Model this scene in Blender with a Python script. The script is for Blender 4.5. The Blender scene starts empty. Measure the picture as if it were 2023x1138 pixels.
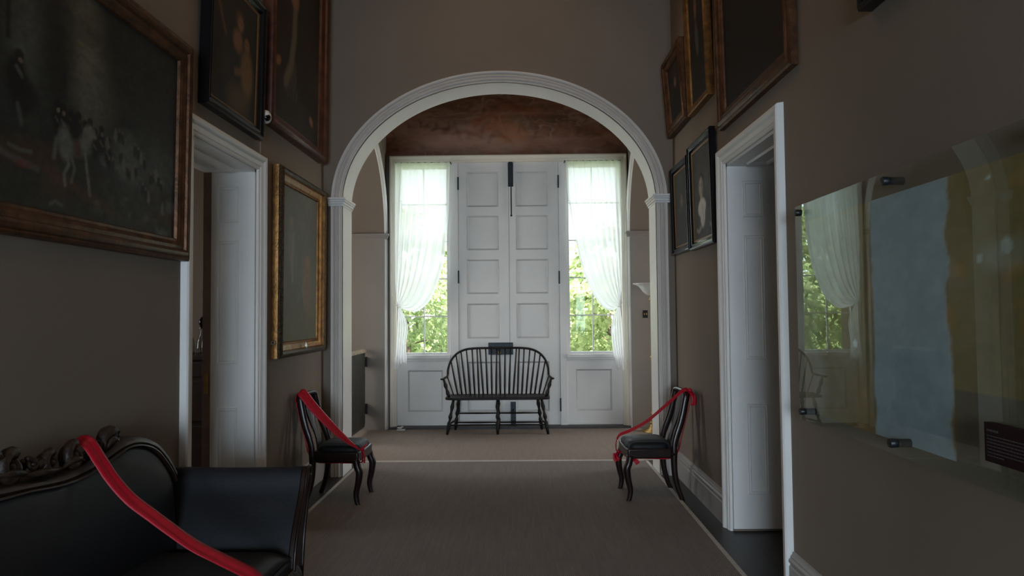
import bpy, bmesh, math, random
import numpy as np
from mathutils import Vector, Matrix
random.seed(7)
rng = np.random.default_rng(11)
sc = bpy.context.scene
COL = sc.collection
PI = math.pi

# ------------------------------------------------------------------ camera, world, sun, window portals, assumed and added lamps, exposure
def setup_camera():
    cam = bpy.data.cameras.new('camera')
    cam.sensor_fit = 'HORIZONTAL'
    cam.sensor_width = 36.0
    cam.lens = 36.0 * 1349.0 / 2023.0
    cam.clip_start = 0.05
    cam.clip_end = 200
    o = bpy.data.objects.new('camera', cam)
    COL.objects.link(o)
    yaw, pit, roll = math.radians(0.767), math.radians(2.087), math.radians(0.5)
    R = Vector((math.cos(yaw), math.sin(yaw), 0))
    Fw = Vector((-math.sin(yaw) * math.cos(pit), math.cos(yaw) * math.cos(pit), math.sin(pit)))
    U = R.cross(Fw)
    # picture content turned 0.5 deg counter-clockwise -> camera turned clockwise
    R2 = R * math.cos(roll) - U * math.sin(roll)
    U2 = U * math.cos(roll) + R * math.sin(roll)
    M = Matrix((R2, U2, -Fw)).transposed().to_4x4()
    M.translation = Vector((0, 0, 1.5))
    o.matrix_world = M
    sc.camera = o
setup_camera()

sc.view_settings.view_transform = 'Standard'
sc.view_settings.look = 'None'
sc.view_settings.gamma = 1.0
sc.view_settings.use_curve_mapping = False
sc.view_settings.exposure = 0.0
sc.cycles.use_denoising = True
sc.cycles.max_bounces = 12
sc.cycles.diffuse_bounces = 6
sc.cycles.transparent_max_bounces = 16
sc.cycles.sample_clamp_indirect = 6.0

world = bpy.data.worlds.new('sky')
sc.world = world
world.use_nodes = True
nt = world.node_tree
bg = nt.nodes['Background']
sky = nt.nodes.new('ShaderNodeTexSky')
sky.sky_type = 'NISHITA'
sky.sun_disc = False
sky.sun_elevation = math.radians(48)
sky.sun_rotation = math.radians(200)
sky.dust_density = 3.0
mixw = nt.nodes.new('ShaderNodeMixRGB')
mixw.inputs[0].default_value = 0.6
mixw.inputs[2].default_value = (7.0, 7.4, 7.6, 1)
nt.links.new(sky.outputs[0], mixw.inputs[1])
nt.links.new(mixw.outputs[0], bg.inputs[0])
bg.inputs[1].default_value = 0.95

def sun_lamp():
    l = bpy.data.lights.new('sun', 'SUN')
    l.energy = 30.0
    l.angle = math.radians(2)
    l.color = (1.0, 0.95, 0.86)
    o = bpy.data.objects.new('sun', l)
    COL.objects.link(o)
    o.rotation_euler = Vector((0.45, 1.0, -1.0)).to_track_quat('-Z', 'Y').to_euler()
sun_lamp()

def area_lamp(name, loc, direction, w, h, power, color, portal=False):
    """area lamp at a sidelight (portal) or at an assumed or added opening"""
    l = bpy.data.lights.new(name, 'AREA')
    l.shape = 'RECTANGLE'
    l.size = w
    l.size_y = h
    l.energy = power
    l.color = color
    if portal:
        l.cycles.is_portal = True
    o = bpy.data.objects.new(name, l)
    COL.objects.link(o)
    o.location = loc
    o.rotation_euler = Vector(direction).to_track_quat('-Z', 'Y').to_euler()
    return o
area_lamp('assumed_rear_window_light', (-0.2, -5.02, 1.55), (0, 1, -1.1), 2.2, 2.0, 410, (0.60, 0.80, 1.0))  # unseen window assumed behind the camera; lamp tilted down to dim the arch top
area_lamp('assumed_roof_lantern_light', (-0.21, 4.5, 5.28), (0, 0, -1), 1.3, 2.4, 15, (1.0, 0.62, 0.30))  # unseen lantern assumed from light above; orange colour warms the upper arch wall
area_lamp('assumed_left_wing_light', (-4.18, 7.8, 1.9), (1, 0, 0), 1.2, 2.2, 44, (1.0, 0.93, 0.84))  # unseen wing window, assumed so that the white door and piers get light
area_lamp('assumed_right_wing_light', (3.98, 7.8, 1.9), (-1, 0, 0), 1.2, 2.2, 44, (1.0, 0.93, 0.84))  # assumed in the same way for the right wing, out of view
area_lamp('added_fill_side_room', (-5.12, 4.6, 1.9), (1, 0, 0), 1.0, 1.6, 5, (1.0, 0.85, 0.70))  # unseen lamp added to brighten the dark side room
area_lamp('portal_left_sidelight', (-1.29, 9.35, 2.2), (0, -1, 0), 0.7, 2.6, 1, (1, 1, 1), True)
area_lamp('portal_right_sidelight', (0.96, 9.35, 2.2), (0, -1, 0), 0.7, 2.6, 1, (1, 1, 1), True)

# ------------------------------------------------------------------ materials
def mat(name, base, rough=0.6, metal=0.0, var=0.0, scale=6.0, bump=0.0, bscale=None, base2=None, stretch=None, spec=0.5, coat=0.0, sheen=0.0):
    m = bpy.data.materials.new(name)
    m.use_nodes = True
    n = m.node_tree.nodes
    lk = m.node_tree.links
    b = n['Principled BSDF']
    b.inputs['Base Color'].default_value = (*base, 1)
    b.inputs['Roughness'].default_value = rough
    b.inputs['Metallic'].default_value = metal
    b.inputs['Specular IOR Level'].default_value = spec
    b.inputs['Coat Weight'].default_value = coat
    b.inputs['Sheen Weight'].default_value = sheen
    if var or base2 or bump:
        tc = n.new('ShaderNodeTexCoord')
        mp = n.new('ShaderNodeMapping')
        lk.new(tc.outputs['Object'], mp.inputs[0])
        if stretch:
            mp.inputs['Scale'].default_value = stretch
        ns = n.new('ShaderNodeTexNoise')
        ns.inputs['Scale'].default_value = scale
        ns.inputs['Detail'].default_value = 5
        lk.new(mp.outputs[0], ns.inputs[0])
        if var or base2:
            c2 = base2 if base2 else tuple(min(1, c * (1 + var)) for c in base)
            c1 = base if base2 else tuple(c * (1 - var) for c in base)
            r = n.new('ShaderNodeValToRGB')
            r.color_ramp.elements[0].position = 0.3
            r.color_ramp.elements[1].position = 0.7
            r.color_ramp.elements[0].color = (*c1, 1)
            r.color_ramp.elements[1].color = (*c2, 1)
            lk.new(ns.outputs[0], r.inputs[0])
            lk.new(r.outputs[0], b.inputs['Base Color'])
        if bump:
            nb = ns
            if bscale:
                nb = n.new('ShaderNodeTexNoise')
                nb.inputs['Scale'].default_value = bscale
                nb.inputs['Detail'].default_value = 4
                lk.new(mp.outputs[0], nb.inputs[0])
            bp = n.new('ShaderNodeBump')
            bp.inputs['Strength'].default_value = bump
            bp.inputs['Distance'].default_value = 0.01
            lk.new(nb.outputs[0], bp.inputs['Height'])
            lk.new(bp.outputs[0], b.inputs['Normal'])
    return m

M = {}
M['wall'] = mat('taupe_wall_paint', (0.200, 0.162, 0.128), 0.75, var=0.05, scale=1.3, bump=0.05, bscale=60, spec=0.25)
M['white'] = mat('white_gloss_paint', (0.72, 0.705, 0.68), 0.42, var=0.035, scale=3.0, bump=0.06, bscale=25)
M['skirt'] = mat('grey_skirting_paint', (0.30, 0.285, 0.27), 0.4, var=0.06, scale=4, bump=0.05, bscale=30)
M['ceil'] = mat('ceiling_paint', (0.50, 0.36, 0.24), 0.8)
M['mahogany'] = mat('dark_mahogany', (0.014, 0.0055, 0.004), 0.34, var=0.35, scale=10, stretch=(1, 1, 0.2), coat=0.08, spec=0.4)
M['bench'] = mat('black_brown_paint', (0.009, 0.007, 0.006), 0.45, var=0.2, scale=12, spec=0.25)
M['carve'] = mat('carved_walnut', (0.024, 0.014, 0.009), 0.5, var=0.45, scale=22, bump=0.6, bscale=38, spec=0.35)
M['walnut'] = mat('polished_walnut', (0.026, 0.014, 0.009), 0.42, var=0.4, scale=14, spec=0.35)
M['horsehair'] = mat('black_horsehair_cloth', (0.0125, 0.0130, 0.0155), 0.5, var=0.3, scale=30, stretch=(1, 1, 9), bump=0.10, bscale=140, spec=0.35)
M['gold'] = mat('worn_gold_leaf', (0.24, 0.115, 0.034), 0.42, metal=0.75, var=0.45, scale=18, bump=0.25, bscale=60)
M['golddark'] = mat('dull_bronze_gilding', (0.095, 0.040, 0.016), 0.45, metal=0.55, var=0.5, scale=14, bump=0.3, bscale=50)
M['goldbright'] = mat('bright_gilding', (0.50, 0.25, 0.07), 0.36, metal=0.8, var=0.35, scale=16, bump=0.2, bscale=70)
M['redframe'] = mat('red_brown_frame_wood', (0.075, 0.024, 0.013), 0.36, metal=0.15, var=0.5, scale=12, bump=0.1)
M['blackframe'] = mat('black_lacquer', (0.007, 0.007, 0.008), 0.20, var=0.2, scale=10, spec=0.35)
M['darkcarve'] = mat('dark_carved_gilding', (0.05, 0.032, 0.014), 0.5, metal=0.5, var=0.6, scale=45, bump=0.9, bscale=90)
M['slip'] = mat('gilt_slip', (0.22, 0.12, 0.05), 0.4, metal=0.6)
M['blackmetal'] = mat('black_iron', (0.012, 0.014, 0.018), 0.42, metal=0.3, var=0.2, scale=30)
M['bluemetal'] = mat('blue_black_iron', (0.022, 0.030, 0.040), 0.5, metal=0.3, var=0.35, scale=25)
M['brass'] = mat('brass', (0.55, 0.36, 0.13), 0.3, metal=0.95, var=0.15, scale=20)
M['silver'] = mat('pale_metal', (0.55, 0.56, 0.57), 0.3, metal=0.9)
M['ribbon'] = mat('red_satin_ribbon', (0.40, 0.004, 0.018), 0.5, var=0.12, scale=40, spec=0.3)
M['plastic'] = mat('white_plastic', (0.62, 0.62, 0.62), 0.35)
M['lens'] = mat('black_lens', (0.004, 0.004, 0.005), 0.06)
M['shade'] = mat('frosted_white_glass', (0.8, 0.79, 0.76), 0.35)
M['gate'] = mat('dark_olive_gate_paint', (0.045, 0.042, 0.034), 0.5, var=0.2, scale=20)
M['gatewood'] = mat('pale_oak_rail', (0.36, 0.28, 0.19), 0.5, var=0.25, scale=14)
M['sideboard'] = mat('sideboard_wood', (0.035, 0.020, 0.013), 0.35, var=0.3, scale=10)
M['threshold'] = mat('dark_stone_sill', (0.055, 0.052, 0.050), 0.6, var=0.2, scale=20)
M['bark'] = mat('tree_bark', (0.09, 0.065, 0.045), 0.9, var=0.3, scale=20)
M['lawn'] = mat('lawn', (0.10, 0.17, 0.04), 0.95, var=0.4, scale=3.0)
M['maroon'] = mat('maroon_sign_board', (0.014, 0.002, 0.004), 0.55, spec=0.2)
M['signtext'] = mat('sign_lettering', (0.055, 0.048, 0.048), 0.7)
M['pale'] = mat('pale_stone_paint', (0.235, 0.210, 0.182), 0.6, var=0.05, scale=2)
M['glowwhite'] = mat('window_glow_tinted_paint', (0.70, 0.645, 0.54), 0.42, var=0.03, scale=3.0)  # warm window glow on the door frame, put into its paint colour
M['stonewhite'] = mat('stone_white_paint', (0.56, 0.525, 0.485), 0.45, var=0.05, scale=3.0, bump=0.06, bscale=25)
M['greymold'] = mat('greyed_white_paint', (0.52, 0.51, 0.49), 0.5, var=0.06, scale=8)
M['rebate'] = mat('brown_stained_wood', (0.15, 0.085, 0.06), 0.5, var=0.2, scale=10)
M['cord'] = mat('cream_cord', (0.6, 0.56, 0.5), 0.8)
M['room'] = mat('side_room_paint', (0.20, 0.15, 0.11), 0.8)

def floor_mat():
    m = mat('dark_floorboards', (0.022, 0.019, 0.018), 0.42, var=0.3, scale=5, stretch=(6, 0.5, 1))
    n, lk = m.node_tree.nodes, m.node_tree.links
    b = n['Principled BSDF']
    tc = n.new('ShaderNodeTexCoord')
    mp = n.new('ShaderNodeMapping')
    mp.inputs['Rotation'].default_value = (0, 0, PI / 2)
    br = n.new('ShaderNodeTexBrick')
    br.inputs['Scale'].default_value = 1.0
    br.inputs['Brick Width'].default_value = 3.2
    br.inputs['Row Height'].default_value = 0.15
    br.inputs['Mortar Size'].default_value = 0.0025
    br.inputs['Color1'].default_value = (0.026, 0.023, 0.022, 1)
    br.inputs['Color2'].default_value = (0.018, 0.016, 0.016, 1)
    br.inputs['Mortar'].default_value = (0.004, 0.004, 0.004, 1)
    lk.new(tc.outputs['Object'], mp.inputs[0])
    lk.new(mp.outputs[0], br.inputs[0])
    lk.new(br.outputs[0], b.inputs['Base Color'])
    return m
M['floor'] = floor_mat()

def rug_mat(name, c1, c2, scale):
    """sisal weave: two crossed fine waves broken by noise"""
    m = bpy.data.materials.new(name)
    m.use_nodes = True
    n, lk = m.node_tree.nodes, m.node_tree.links
    b = n['Principled BSDF']
    b.inputs['Roughness'].default_value = 0.95
    b.inputs['Specular IOR Level'].default_value = 0.1
    tc = n.new('ShaderNodeTexCoord')
    w1 = n.new('ShaderNodeTexWave')
    w1.bands_direction = 'X'
    w1.inputs['Scale'].default_value = scale
    w1.inputs['Distortion'].default_value = 0.6
    w1.inputs['Detail Scale'].default_value = 6
    w2 = n.new('ShaderNodeTexWave')
    w2.bands_direction = 'Y'
    w2.inputs['Scale'].default_value = scale * 0.8
    w2.inputs['Distortion'].default_value = 0.6
    ns = n.new('ShaderNodeTexNoise')
    ns.inputs['Scale'].default_value = 1.2
    ns.inputs['Detail'].default_value = 6
    mp = n.new('ShaderNodeMapping')
    mp.inputs['Scale'].default_value = (40, 2.2, 1)
    lk.new(tc.outputs['Object'], mp.inputs[0])
    lk.new(mp.outputs[0], ns.inputs[0])
    mr = n.new('ShaderNodeMapping')
    mr.inputs['Rotation'].default_value = (0, 0, 0.5)
    lk.new(tc.outputs['Object'], mr.inputs[0])
    for t in (w1, w2):
        lk.new(mr.outputs[0], t.inputs[0])
    mx = n.new('ShaderNodeMath')
    mx.operation = 'MULTIPLY'
    lk.new(w1.outputs['Fac'], mx.inputs[0])
    lk.new(w2.outputs['Fac'], mx.inputs[1])
    ad = n.new('ShaderNodeMath')
    ad.operation = 'MULTIPLY_ADD'
    ad.inputs[1].default_value = 0.85
    lk.new(mx.outputs[0], ad.inputs[0])
    sb = n.new('ShaderNodeMath')
    sb.operation = 'MULTIPLY'
    sb.inputs[1].default_value = 0.34
    lk.new(ns.outputs[0], sb.inputs[0])
    lk.new(sb.outputs[0], ad.inputs[2])
    r = n.new('ShaderNodeValToRGB')
    r.color_ramp.elements[0].position = 0.2
    r.color_ramp.elements[1].position = 0.85
    r.color_ramp.elements[0].color = (*c1, 1)
    r.color_ramp.elements[1].color = (*c2, 1)
    lk.new(ad.outputs[0], r.inputs[0])
    lk.new(r.outputs[0], b.inputs['Base Color'])
    bp = n.new('ShaderNodeBump')
    bp.inputs['Strength'].default_value = 0.5
    bp.inputs['Distance'].default_value = 0.004
    lk.new(mx.outputs[0], bp.inputs['Height'])
    lk.new(bp.outputs[0], b.inputs['Normal'])
    return m
M['sisal'] = rug_mat('brown_sisal_weave', (0.13, 0.113, 0.103), (0.36, 0.322, 0.295), 32)
M['sisal2'] = rug_mat('warm_sisal_weave', (0.185, 0.148, 0.124), (0.43, 0.355, 0.305), 36)
M['tape'] = mat('grey_binding_tape', (0.42, 0.39, 0.35), 0.9, var=0.1, scale=40)

def stripe_mat():
    m = bpy.data.materials.new('black_striped_satin')
    m.use_nodes = True
    n, lk = m.node_tree.nodes, m.node_tree.links
    b = n['Principled BSDF']
    b.inputs['Roughness'].default_value = 0.55
    b.inputs['Specular IOR Level'].default_value = 0.3
    tc = n.new('ShaderNodeTexCoord')
    w = n.new('ShaderNodeTexWave')
    w.bands_direction = 'Y'
    w.inputs['Scale'].default_value = 7.0
    lk.new(tc.outputs['Object'], w.inputs[0])
    r = n.new('ShaderNodeValToRGB')
    r.color_ramp.interpolation = 'CONSTANT'
    r.color_ramp.elements[1].position = 0.55
    r.color_ramp.elements[0].color = (0.004, 0.006, 0.008, 1)
    r.color_ramp.elements[1].color = (0.040, 0.050, 0.056, 1)
    lk.new(w.outputs['Fac'], r.inputs[0])
    lk.new(r.outputs[0], b.inputs['Base Color'])
    return m
M['stripe'] = stripe_mat()

def glass_mat(name, tint, gloss_rough=0.0):
    m = bpy.data.materials.new(name)
    m.use_nodes = True
    n, lk = m.node_tree.nodes, m.node_tree.links
    n.remove(n['Principled BSDF'])
    out = n['Material Output']
    tr = n.new('ShaderNodeBsdfTransparent')
    tr.inputs[0].default_value = (*tint, 1)
    gl = n.new('ShaderNodeBsdfGlossy')
    gl.inputs['Roughness'].default_value = gloss_rough
    gl.inputs['Color'].default_value = (0.80, 0.93, 0.90, 1)
    fr = n.new('ShaderNodeFresnel')
    fr.inputs[0].default_value = 1.5
    mx = n.new('ShaderNodeMixShader')
    # a thin sheet reflects at the face it is entered by; leaving it there is no total reflection
    ge = n.new('ShaderNodeNewGeometry')
    iv = n.new('ShaderNodeMath')
    iv.operation = 'SUBTRACT'
    iv.inputs[0].default_value = 1.0
    lk.new(ge.outputs['Backfacing'], iv.inputs[1])
    ml = n.new('ShaderNodeMath')
    ml.operation = 'MULTIPLY'
    lk.new(fr.outputs[0], ml.inputs[0])
    lk.new(iv.outputs[0], ml.inputs[1])
    m2 = n.new('ShaderNodeMath')
    m2.operation = 'MULTIPLY'
    m2.use_clamp = True
    m2.inputs[1].default_value = 1.15
    lk.new(ml.outputs[0], m2.inputs[0])
    lk.new(m2.outputs[0], mx.inputs[0])
    lk.new(tr.outputs[0], mx.inputs[1])
    lk.new(gl.outputs[0], mx.inputs[2])
    lk.new(mx.outputs[0], out.inputs[0])
    return m
M['glass'] = glass_mat('window_glass', (0.97, 0.985, 0.97))
M['panelglass'] = glass_mat('greenish_plate_glass', (0.93, 0.97, 0.95))

def sheer_mat():
    m = bpy.data.materials.new('white_sheer_voile')
    m.use_nodes = True
    n, lk = m.node_tree.nodes, m.node_tree.links
    n.remove(n['Principled BSDF'])
    out = n['Material Output']
    tr = n.new('ShaderNodeBsdfTransparent')
    tl = n.new('ShaderNodeBsdfTranslucent')
    tl.inputs[0].default_value = (0.95, 0.95, 0.95, 1)
    df = n.new('ShaderNodeBsdfDiffuse')
    df.inputs[0].default_value = (0.9, 0.9, 0.9, 1)
    a = n.new('ShaderNodeMixShader')
    a.inputs[0].default_value = 0.35
    lk.new(tl.outputs[0], a.inputs[1])
    lk.new(df.outputs[0], a.inputs[2])
    c = n.new('ShaderNodeMixShader')
    # threads seen edge-on overlap more: sheer fabric gets denser at grazing angles
    lw = n.new('ShaderNodeLayerWeight')
    lw.inputs[0].default_value = 0.35
    mr = n.new('ShaderNodeMapRange')
    mr.inputs['To Min'].default_value = 0.93
    mr.inputs['To Max'].default_value = 0.95
    lk.new(lw.outputs['Facing'], mr.inputs[0])
    lk.new(mr.outputs[0], c.inputs[0])
    lk.new(tr.outputs[0], c.inputs[1])
    lk.new(a.outputs[0], c.inputs[2])
    lk.new(c.outputs[0], out.inputs[0])
    return m
M['sheer'] = sheer_mat()

def leaf_mat(name, c1, c2):
    m = bpy.data.materials.new(name)
    m.use_nodes = True
    n, lk = m.node_tree.nodes, m.node_tree.links
    n.remove(n['Principled BSDF'])
    out = n['Material Output']
    tc = n.new('ShaderNodeTexCoord')
    ns = n.new('ShaderNodeTexNoise')
    ns.inputs['Scale'].default_value = 5
    lk.new(tc.outputs['Object'], ns.inputs[0])
    r = n.new('ShaderNodeValToRGB')
    r.color_ramp.elements[0].position = 0.35
    r.color_ramp.elements[1].position = 0.65
    r.color_ramp.elements[0].color = (*c1, 1)
    r.color_ramp.elements[1].color = (*c2, 1)
    lk.new(ns.outputs[0], r.inputs[0])
    d = n.new('ShaderNodeBsdfDiffuse')
    t = n.new('ShaderNodeBsdfTranslucent')
    lk.new(r.outputs[0], d.inputs[0])
    lk.new(r.outputs[0], t.inputs[0])
    mx = n.new('ShaderNodeMixShader')
    mx.inputs[0].default_value = 0.4
    lk.new(d.outputs[0], mx.inputs[1])
    lk.new(t.outputs[0], mx.inputs[2])
    lk.new(mx.outputs[0], out.inputs[0])
    return m
M['leaf'] = leaf_mat('soft_green_leaves', (0.30, 0.38, 0.16), (0.50, 0.55, 0.27))
M['leaf2'] = leaf_mat('blue_green_needles', (0.24, 0.33, 0.15), (0.44, 0.50, 0.26))
M['crystal'] = glass_mat('decanter_glass', (0.72, 0.72, 0.72))

def attr_mat(name, rough=0.5, bump=0.1, bscale=90, spec=0.4):
    m = bpy.data.materials.new(name)
    m.use_nodes = True
    n, lk = m.node_tree.nodes, m.node_tree.links
    b = n['Principled BSDF']
    b.inputs['Roughness'].default_value = rough
    b.inputs['Specular IOR Level'].default_value = spec
    at = n.new('ShaderNodeAttribute')
    at.attribute_name = 'pigment'
    lk.new(at.outputs['Color'], b.inputs['Base Color'])
    if bump:
        tc = n.new('ShaderNodeTexCoord')
        ns = n.new('ShaderNodeTexNoise')
        ns.inputs['Scale'].default_value = bscale
        lk.new(tc.outputs['Object'], ns.inputs[0])
        bp = n.new('ShaderNodeBump')
        bp.inputs['Strength'].default_value = bump
        bp.inputs['Distance'].default_value = 0.003
        lk.new(ns.outputs[0], bp.inputs['Height'])
        lk.new(bp.outputs[0], b.inputs['Normal'])
    return m
M['oil'] = attr_mat('oil_paint_on_canvas', 0.55, 0.15, 120, 0.25)
M['plaster'] = attr_mat('old_distemper_on_plaster', 0.85, 0.3, 40, 0.2)
M['fresco'] = attr_mat('painted_plaster', 0.8, 0.15, 30, 0.2)

# ------------------------------------------------------------------ mesh helpers
class MB:
    def __init__(s):
        s.v = []
        s.f = []
    def add(s, verts, faces):
        k = len(s.v)
        s.v += [tuple(p) for p in verts]
        s.f += [tuple(i + k for i in f) for f in faces]
        return s
    def box(s, x0, x1, y0, y1, z0, z1):
        return s.add([(x0, y0, z0), (x1, y0, z0), (x1, y1, z0), (x0, y1, z0), (x0, y0, z1), (x1, y0, z1), (x1, y1, z1), (x0, y1, z1)],
                     [(0, 3, 2, 1), (4, 5, 6, 7), (0, 1, 5, 4), (1, 2, 6, 5), (2, 3, 7, 6), (3, 0, 4, 7)])
    def tube(s, pts, rad, n=10, flat=None, up=(0, 0, 1), cap=True):
        """skin a polyline; rad: number or list; flat: (a,b) multipliers across side/up axes"""
        P = [Vector(p) for p in pts]
        N = len(P)
        R = rad if hasattr(rad, '__len__') else [rad] * N
        vs = []
        prev = None
        for i, p in enumerate(P):
            t = (P[min(i + 1, N - 1)] - P[max(i - 1, 0)]).normalized()
            if prev is None:
                u = Vector(up)
                if abs(u.dot(t)) > 0.95:
                    u = Vector((1, 0, 0)) if abs(t.x) < 0.9 else Vector((0, 1, 0))
                side = t.cross(u).normalized()
            else:
                side = (prev - t * prev.dot(t)).normalized()
            prev = side
            w = side.cross(t).normalized()
            fa, fb = flat if flat else (1, 1)
            for k in range(n):
                a = 2 * PI * k / n
                vs.append(p + side * math.cos(a) * R[i] * fa + w * math.sin(a) * R[i] * fb)
        fs = [(i * n + k, i * n + (k + 1) % n, (i + 1) * n + (k + 1) % n, (i + 1) * n + k) for i in range(N - 1) for k in range(n)]
        if cap:
            fs.append(tuple(range(n))[::-1])
            fs.append(tuple((N - 1) * n + k for k in range(n)))
        return s.add(vs, fs)
    def lathe(s, prof, n=24, o=(0, 0, 0), axis=None):
        """prof: (r,z) list; axis None = vertical, else direction vector"""
        vs = []
        for r, z in prof:
            for k in range(n):
                a = 2 * PI * k / n
                vs.append(Vector((r * math.cos(a), r * math.sin(a), z)))
        if axis is not None:
            q = Vector(axis).normalized().to_track_quat('Z', 'Y')
            vs = [q @ p for p in vs]
        vs = [p + Vector(o) for p in vs]
        m = len(prof)
        fs = [(i * n + k, i * n + (k + 1) % n, (i + 1) * n + (k + 1) % n, (i + 1) * n + k) for i in range(m - 1) for k in range(n)]
        fs.append(tuple(range(n))[::-1])
        fs.append(tuple((m - 1) * n + k for k in range(n)))
        return s.add(vs, fs)
    def sweep(s, path, prof, mp, closed=False, endcap=True):
        """path: 2-D points; prof: (u,v), u to the LEFT of travel, v along the surface normal; mp(a,b,v)->3-D"""
        n = len(path)
        P = [Vector(p) for p in path]
        rows = []
        for i in range(n):
            a = P[i - 1] if (i > 0 or closed) else None
            c = P[(i + 1) % n] if (i < n - 1 or closed) else None
            d1 = (P[i] - a).normalized() if a is not None else None
            d2 = (c - P[i]).normalized() if c is not None else None
            if d1 is None:
                d1 = d2
            if d2 is None:
                d2 = d1
            n1 = Vector((-d1.y, d1.x))
            n2 = Vector((-d2.y, d2.x))
            m = (n1 + n2)
            m = m / max(m.dot(n1), 1e-6) if m.length > 1e-6 else n1
            rows.append([mp(P[i].x + m.x * u, P[i].y + m.y * u, v) for u, v in prof])
        k = len(prof)
        vs = [q for r in rows for q in r]
        fs = []
        for i in range(n if closed else n - 1):
            j = (i + 1) % n
            for q in range(k - 1):
                fs.append((i * k + q, i * k + q + 1, j * k + q + 1, j * k + q))
        if endcap and not closed:
            fs.append(tuple(range(k))[::-1])
            fs.append(tuple((n - 1) * k + q for q in range(k)))
        return s.add(vs, fs)
    def grid(s, nu, nv, fn, closed_u=False):
        vs = [fn(i / (nu - 1) if not closed_u else i / nu, j / (nv - 1)) for j in range(nv) for i in range(nu)]
        fs = []
        for j in range(nv - 1):
            for i in range(nu if closed_u else nu - 1):
                i2 = (i + 1) % nu
                fs.append((j * nu + i, j * nu + i2, (j + 1) * nu + i2, (j + 1) * nu + i))
        return s.add(vs, fs)
    def prism(s, poly, d0, d1, mp):
        """poly: 2-D outline, extruded between d0 and d1"""
        n = len(poly)
        vs = [mp(a, b, d0) for a, b in poly] + [mp(a, b, d1) for a, b in poly]
        fs = [tuple(range(n))[::-1], tuple(range(n, 2 * n))]
        fs += [(i, (i + 1) % n, n + (i + 1) % n, n + i) for i in range(n)]
        return s.add(vs, fs)
    def build(s, name, m, parent=None, smooth=False, bevel=0.0, bseg=2, recalc=True, solid=0.0, subsurf=0):
        me = bpy.data.meshes.new(name)
        me.from_pydata([tuple(p) for p in s.v], [], s.f)
        me.update()
        if recalc:
            b = bmesh.new()
            b.from_mesh(me)
            bmesh.ops.recalc_face_normals(b, faces=b.faces)
            b.to_mesh(me)
            b.free()
        o = bpy.data.objects.new(name, me)
        COL.objects.link(o)
        if m:
            me.materials.append(m)
        if smooth:
            me.polygons.foreach_set('use_smooth', [True] * len(me.polygons))
            if smooth == 'auto':
                for e in me.edges:
                    pass
                md = None
                try:
                    me.set_sharp_from_angle(angle=math.radians(38))
                except Exception:
                    pass
        if solid:
            md = o.modifiers.new('thickness', 'SOLIDIFY')
            md.thickness = solid
            md.offset = 0
        if bevel:
            md = o.modifiers.new('edge', 'BEVEL')
            md.width = bevel
            md.segments = bseg
            md.limit_method = 'ANGLE'
        if subsurf:
            md = o.modifiers.new('smooth', 'SUBSURF')
            md.levels = subsurf
            md.render_levels = subsurf
        if parent is not None:
            o.parent = parent
        return o

def tag(o, label=None, cat=None, group=None, kind=None):
    if label:
        o['label'] = label
    if cat:
        o['category'] = cat
    if group:
        o['group'] = group
    if kind:
        o['kind'] = kind
    return o
def empty(name, loc, rz=0.0):
    o = bpy.data.objects.new(name, None)
    COL.objects.link(o)
    o.empty_display_size = 0.1
    o.location = loc
    o.rotation_euler = (0, 0, rz)
    return o
def struct(o):
    o['kind'] = 'structure'
    return o
def spline(pts, n):
    """Catmull-Rom through pts, n samples in all"""
    P = [np.array(p, float) for p in pts]
    P = [2 * P[0] - P[1]] + P + [2 * P[-1] - P[-2]]
    segs = len(P) - 3
    out = []
    for k in range(n):
        t = k / (n - 1) * segs
        i = min(int(t), segs - 1)
        t -= i
        a, b, c, d = P[i:i + 4]
        out.append(tuple(0.5 * ((2 * b) + (c - a) * t + (2 * a - 5 * b + 4 * c - d) * t * t + (3 * b - a - 3 * c + d) * t ** 3)))
    return out

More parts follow.
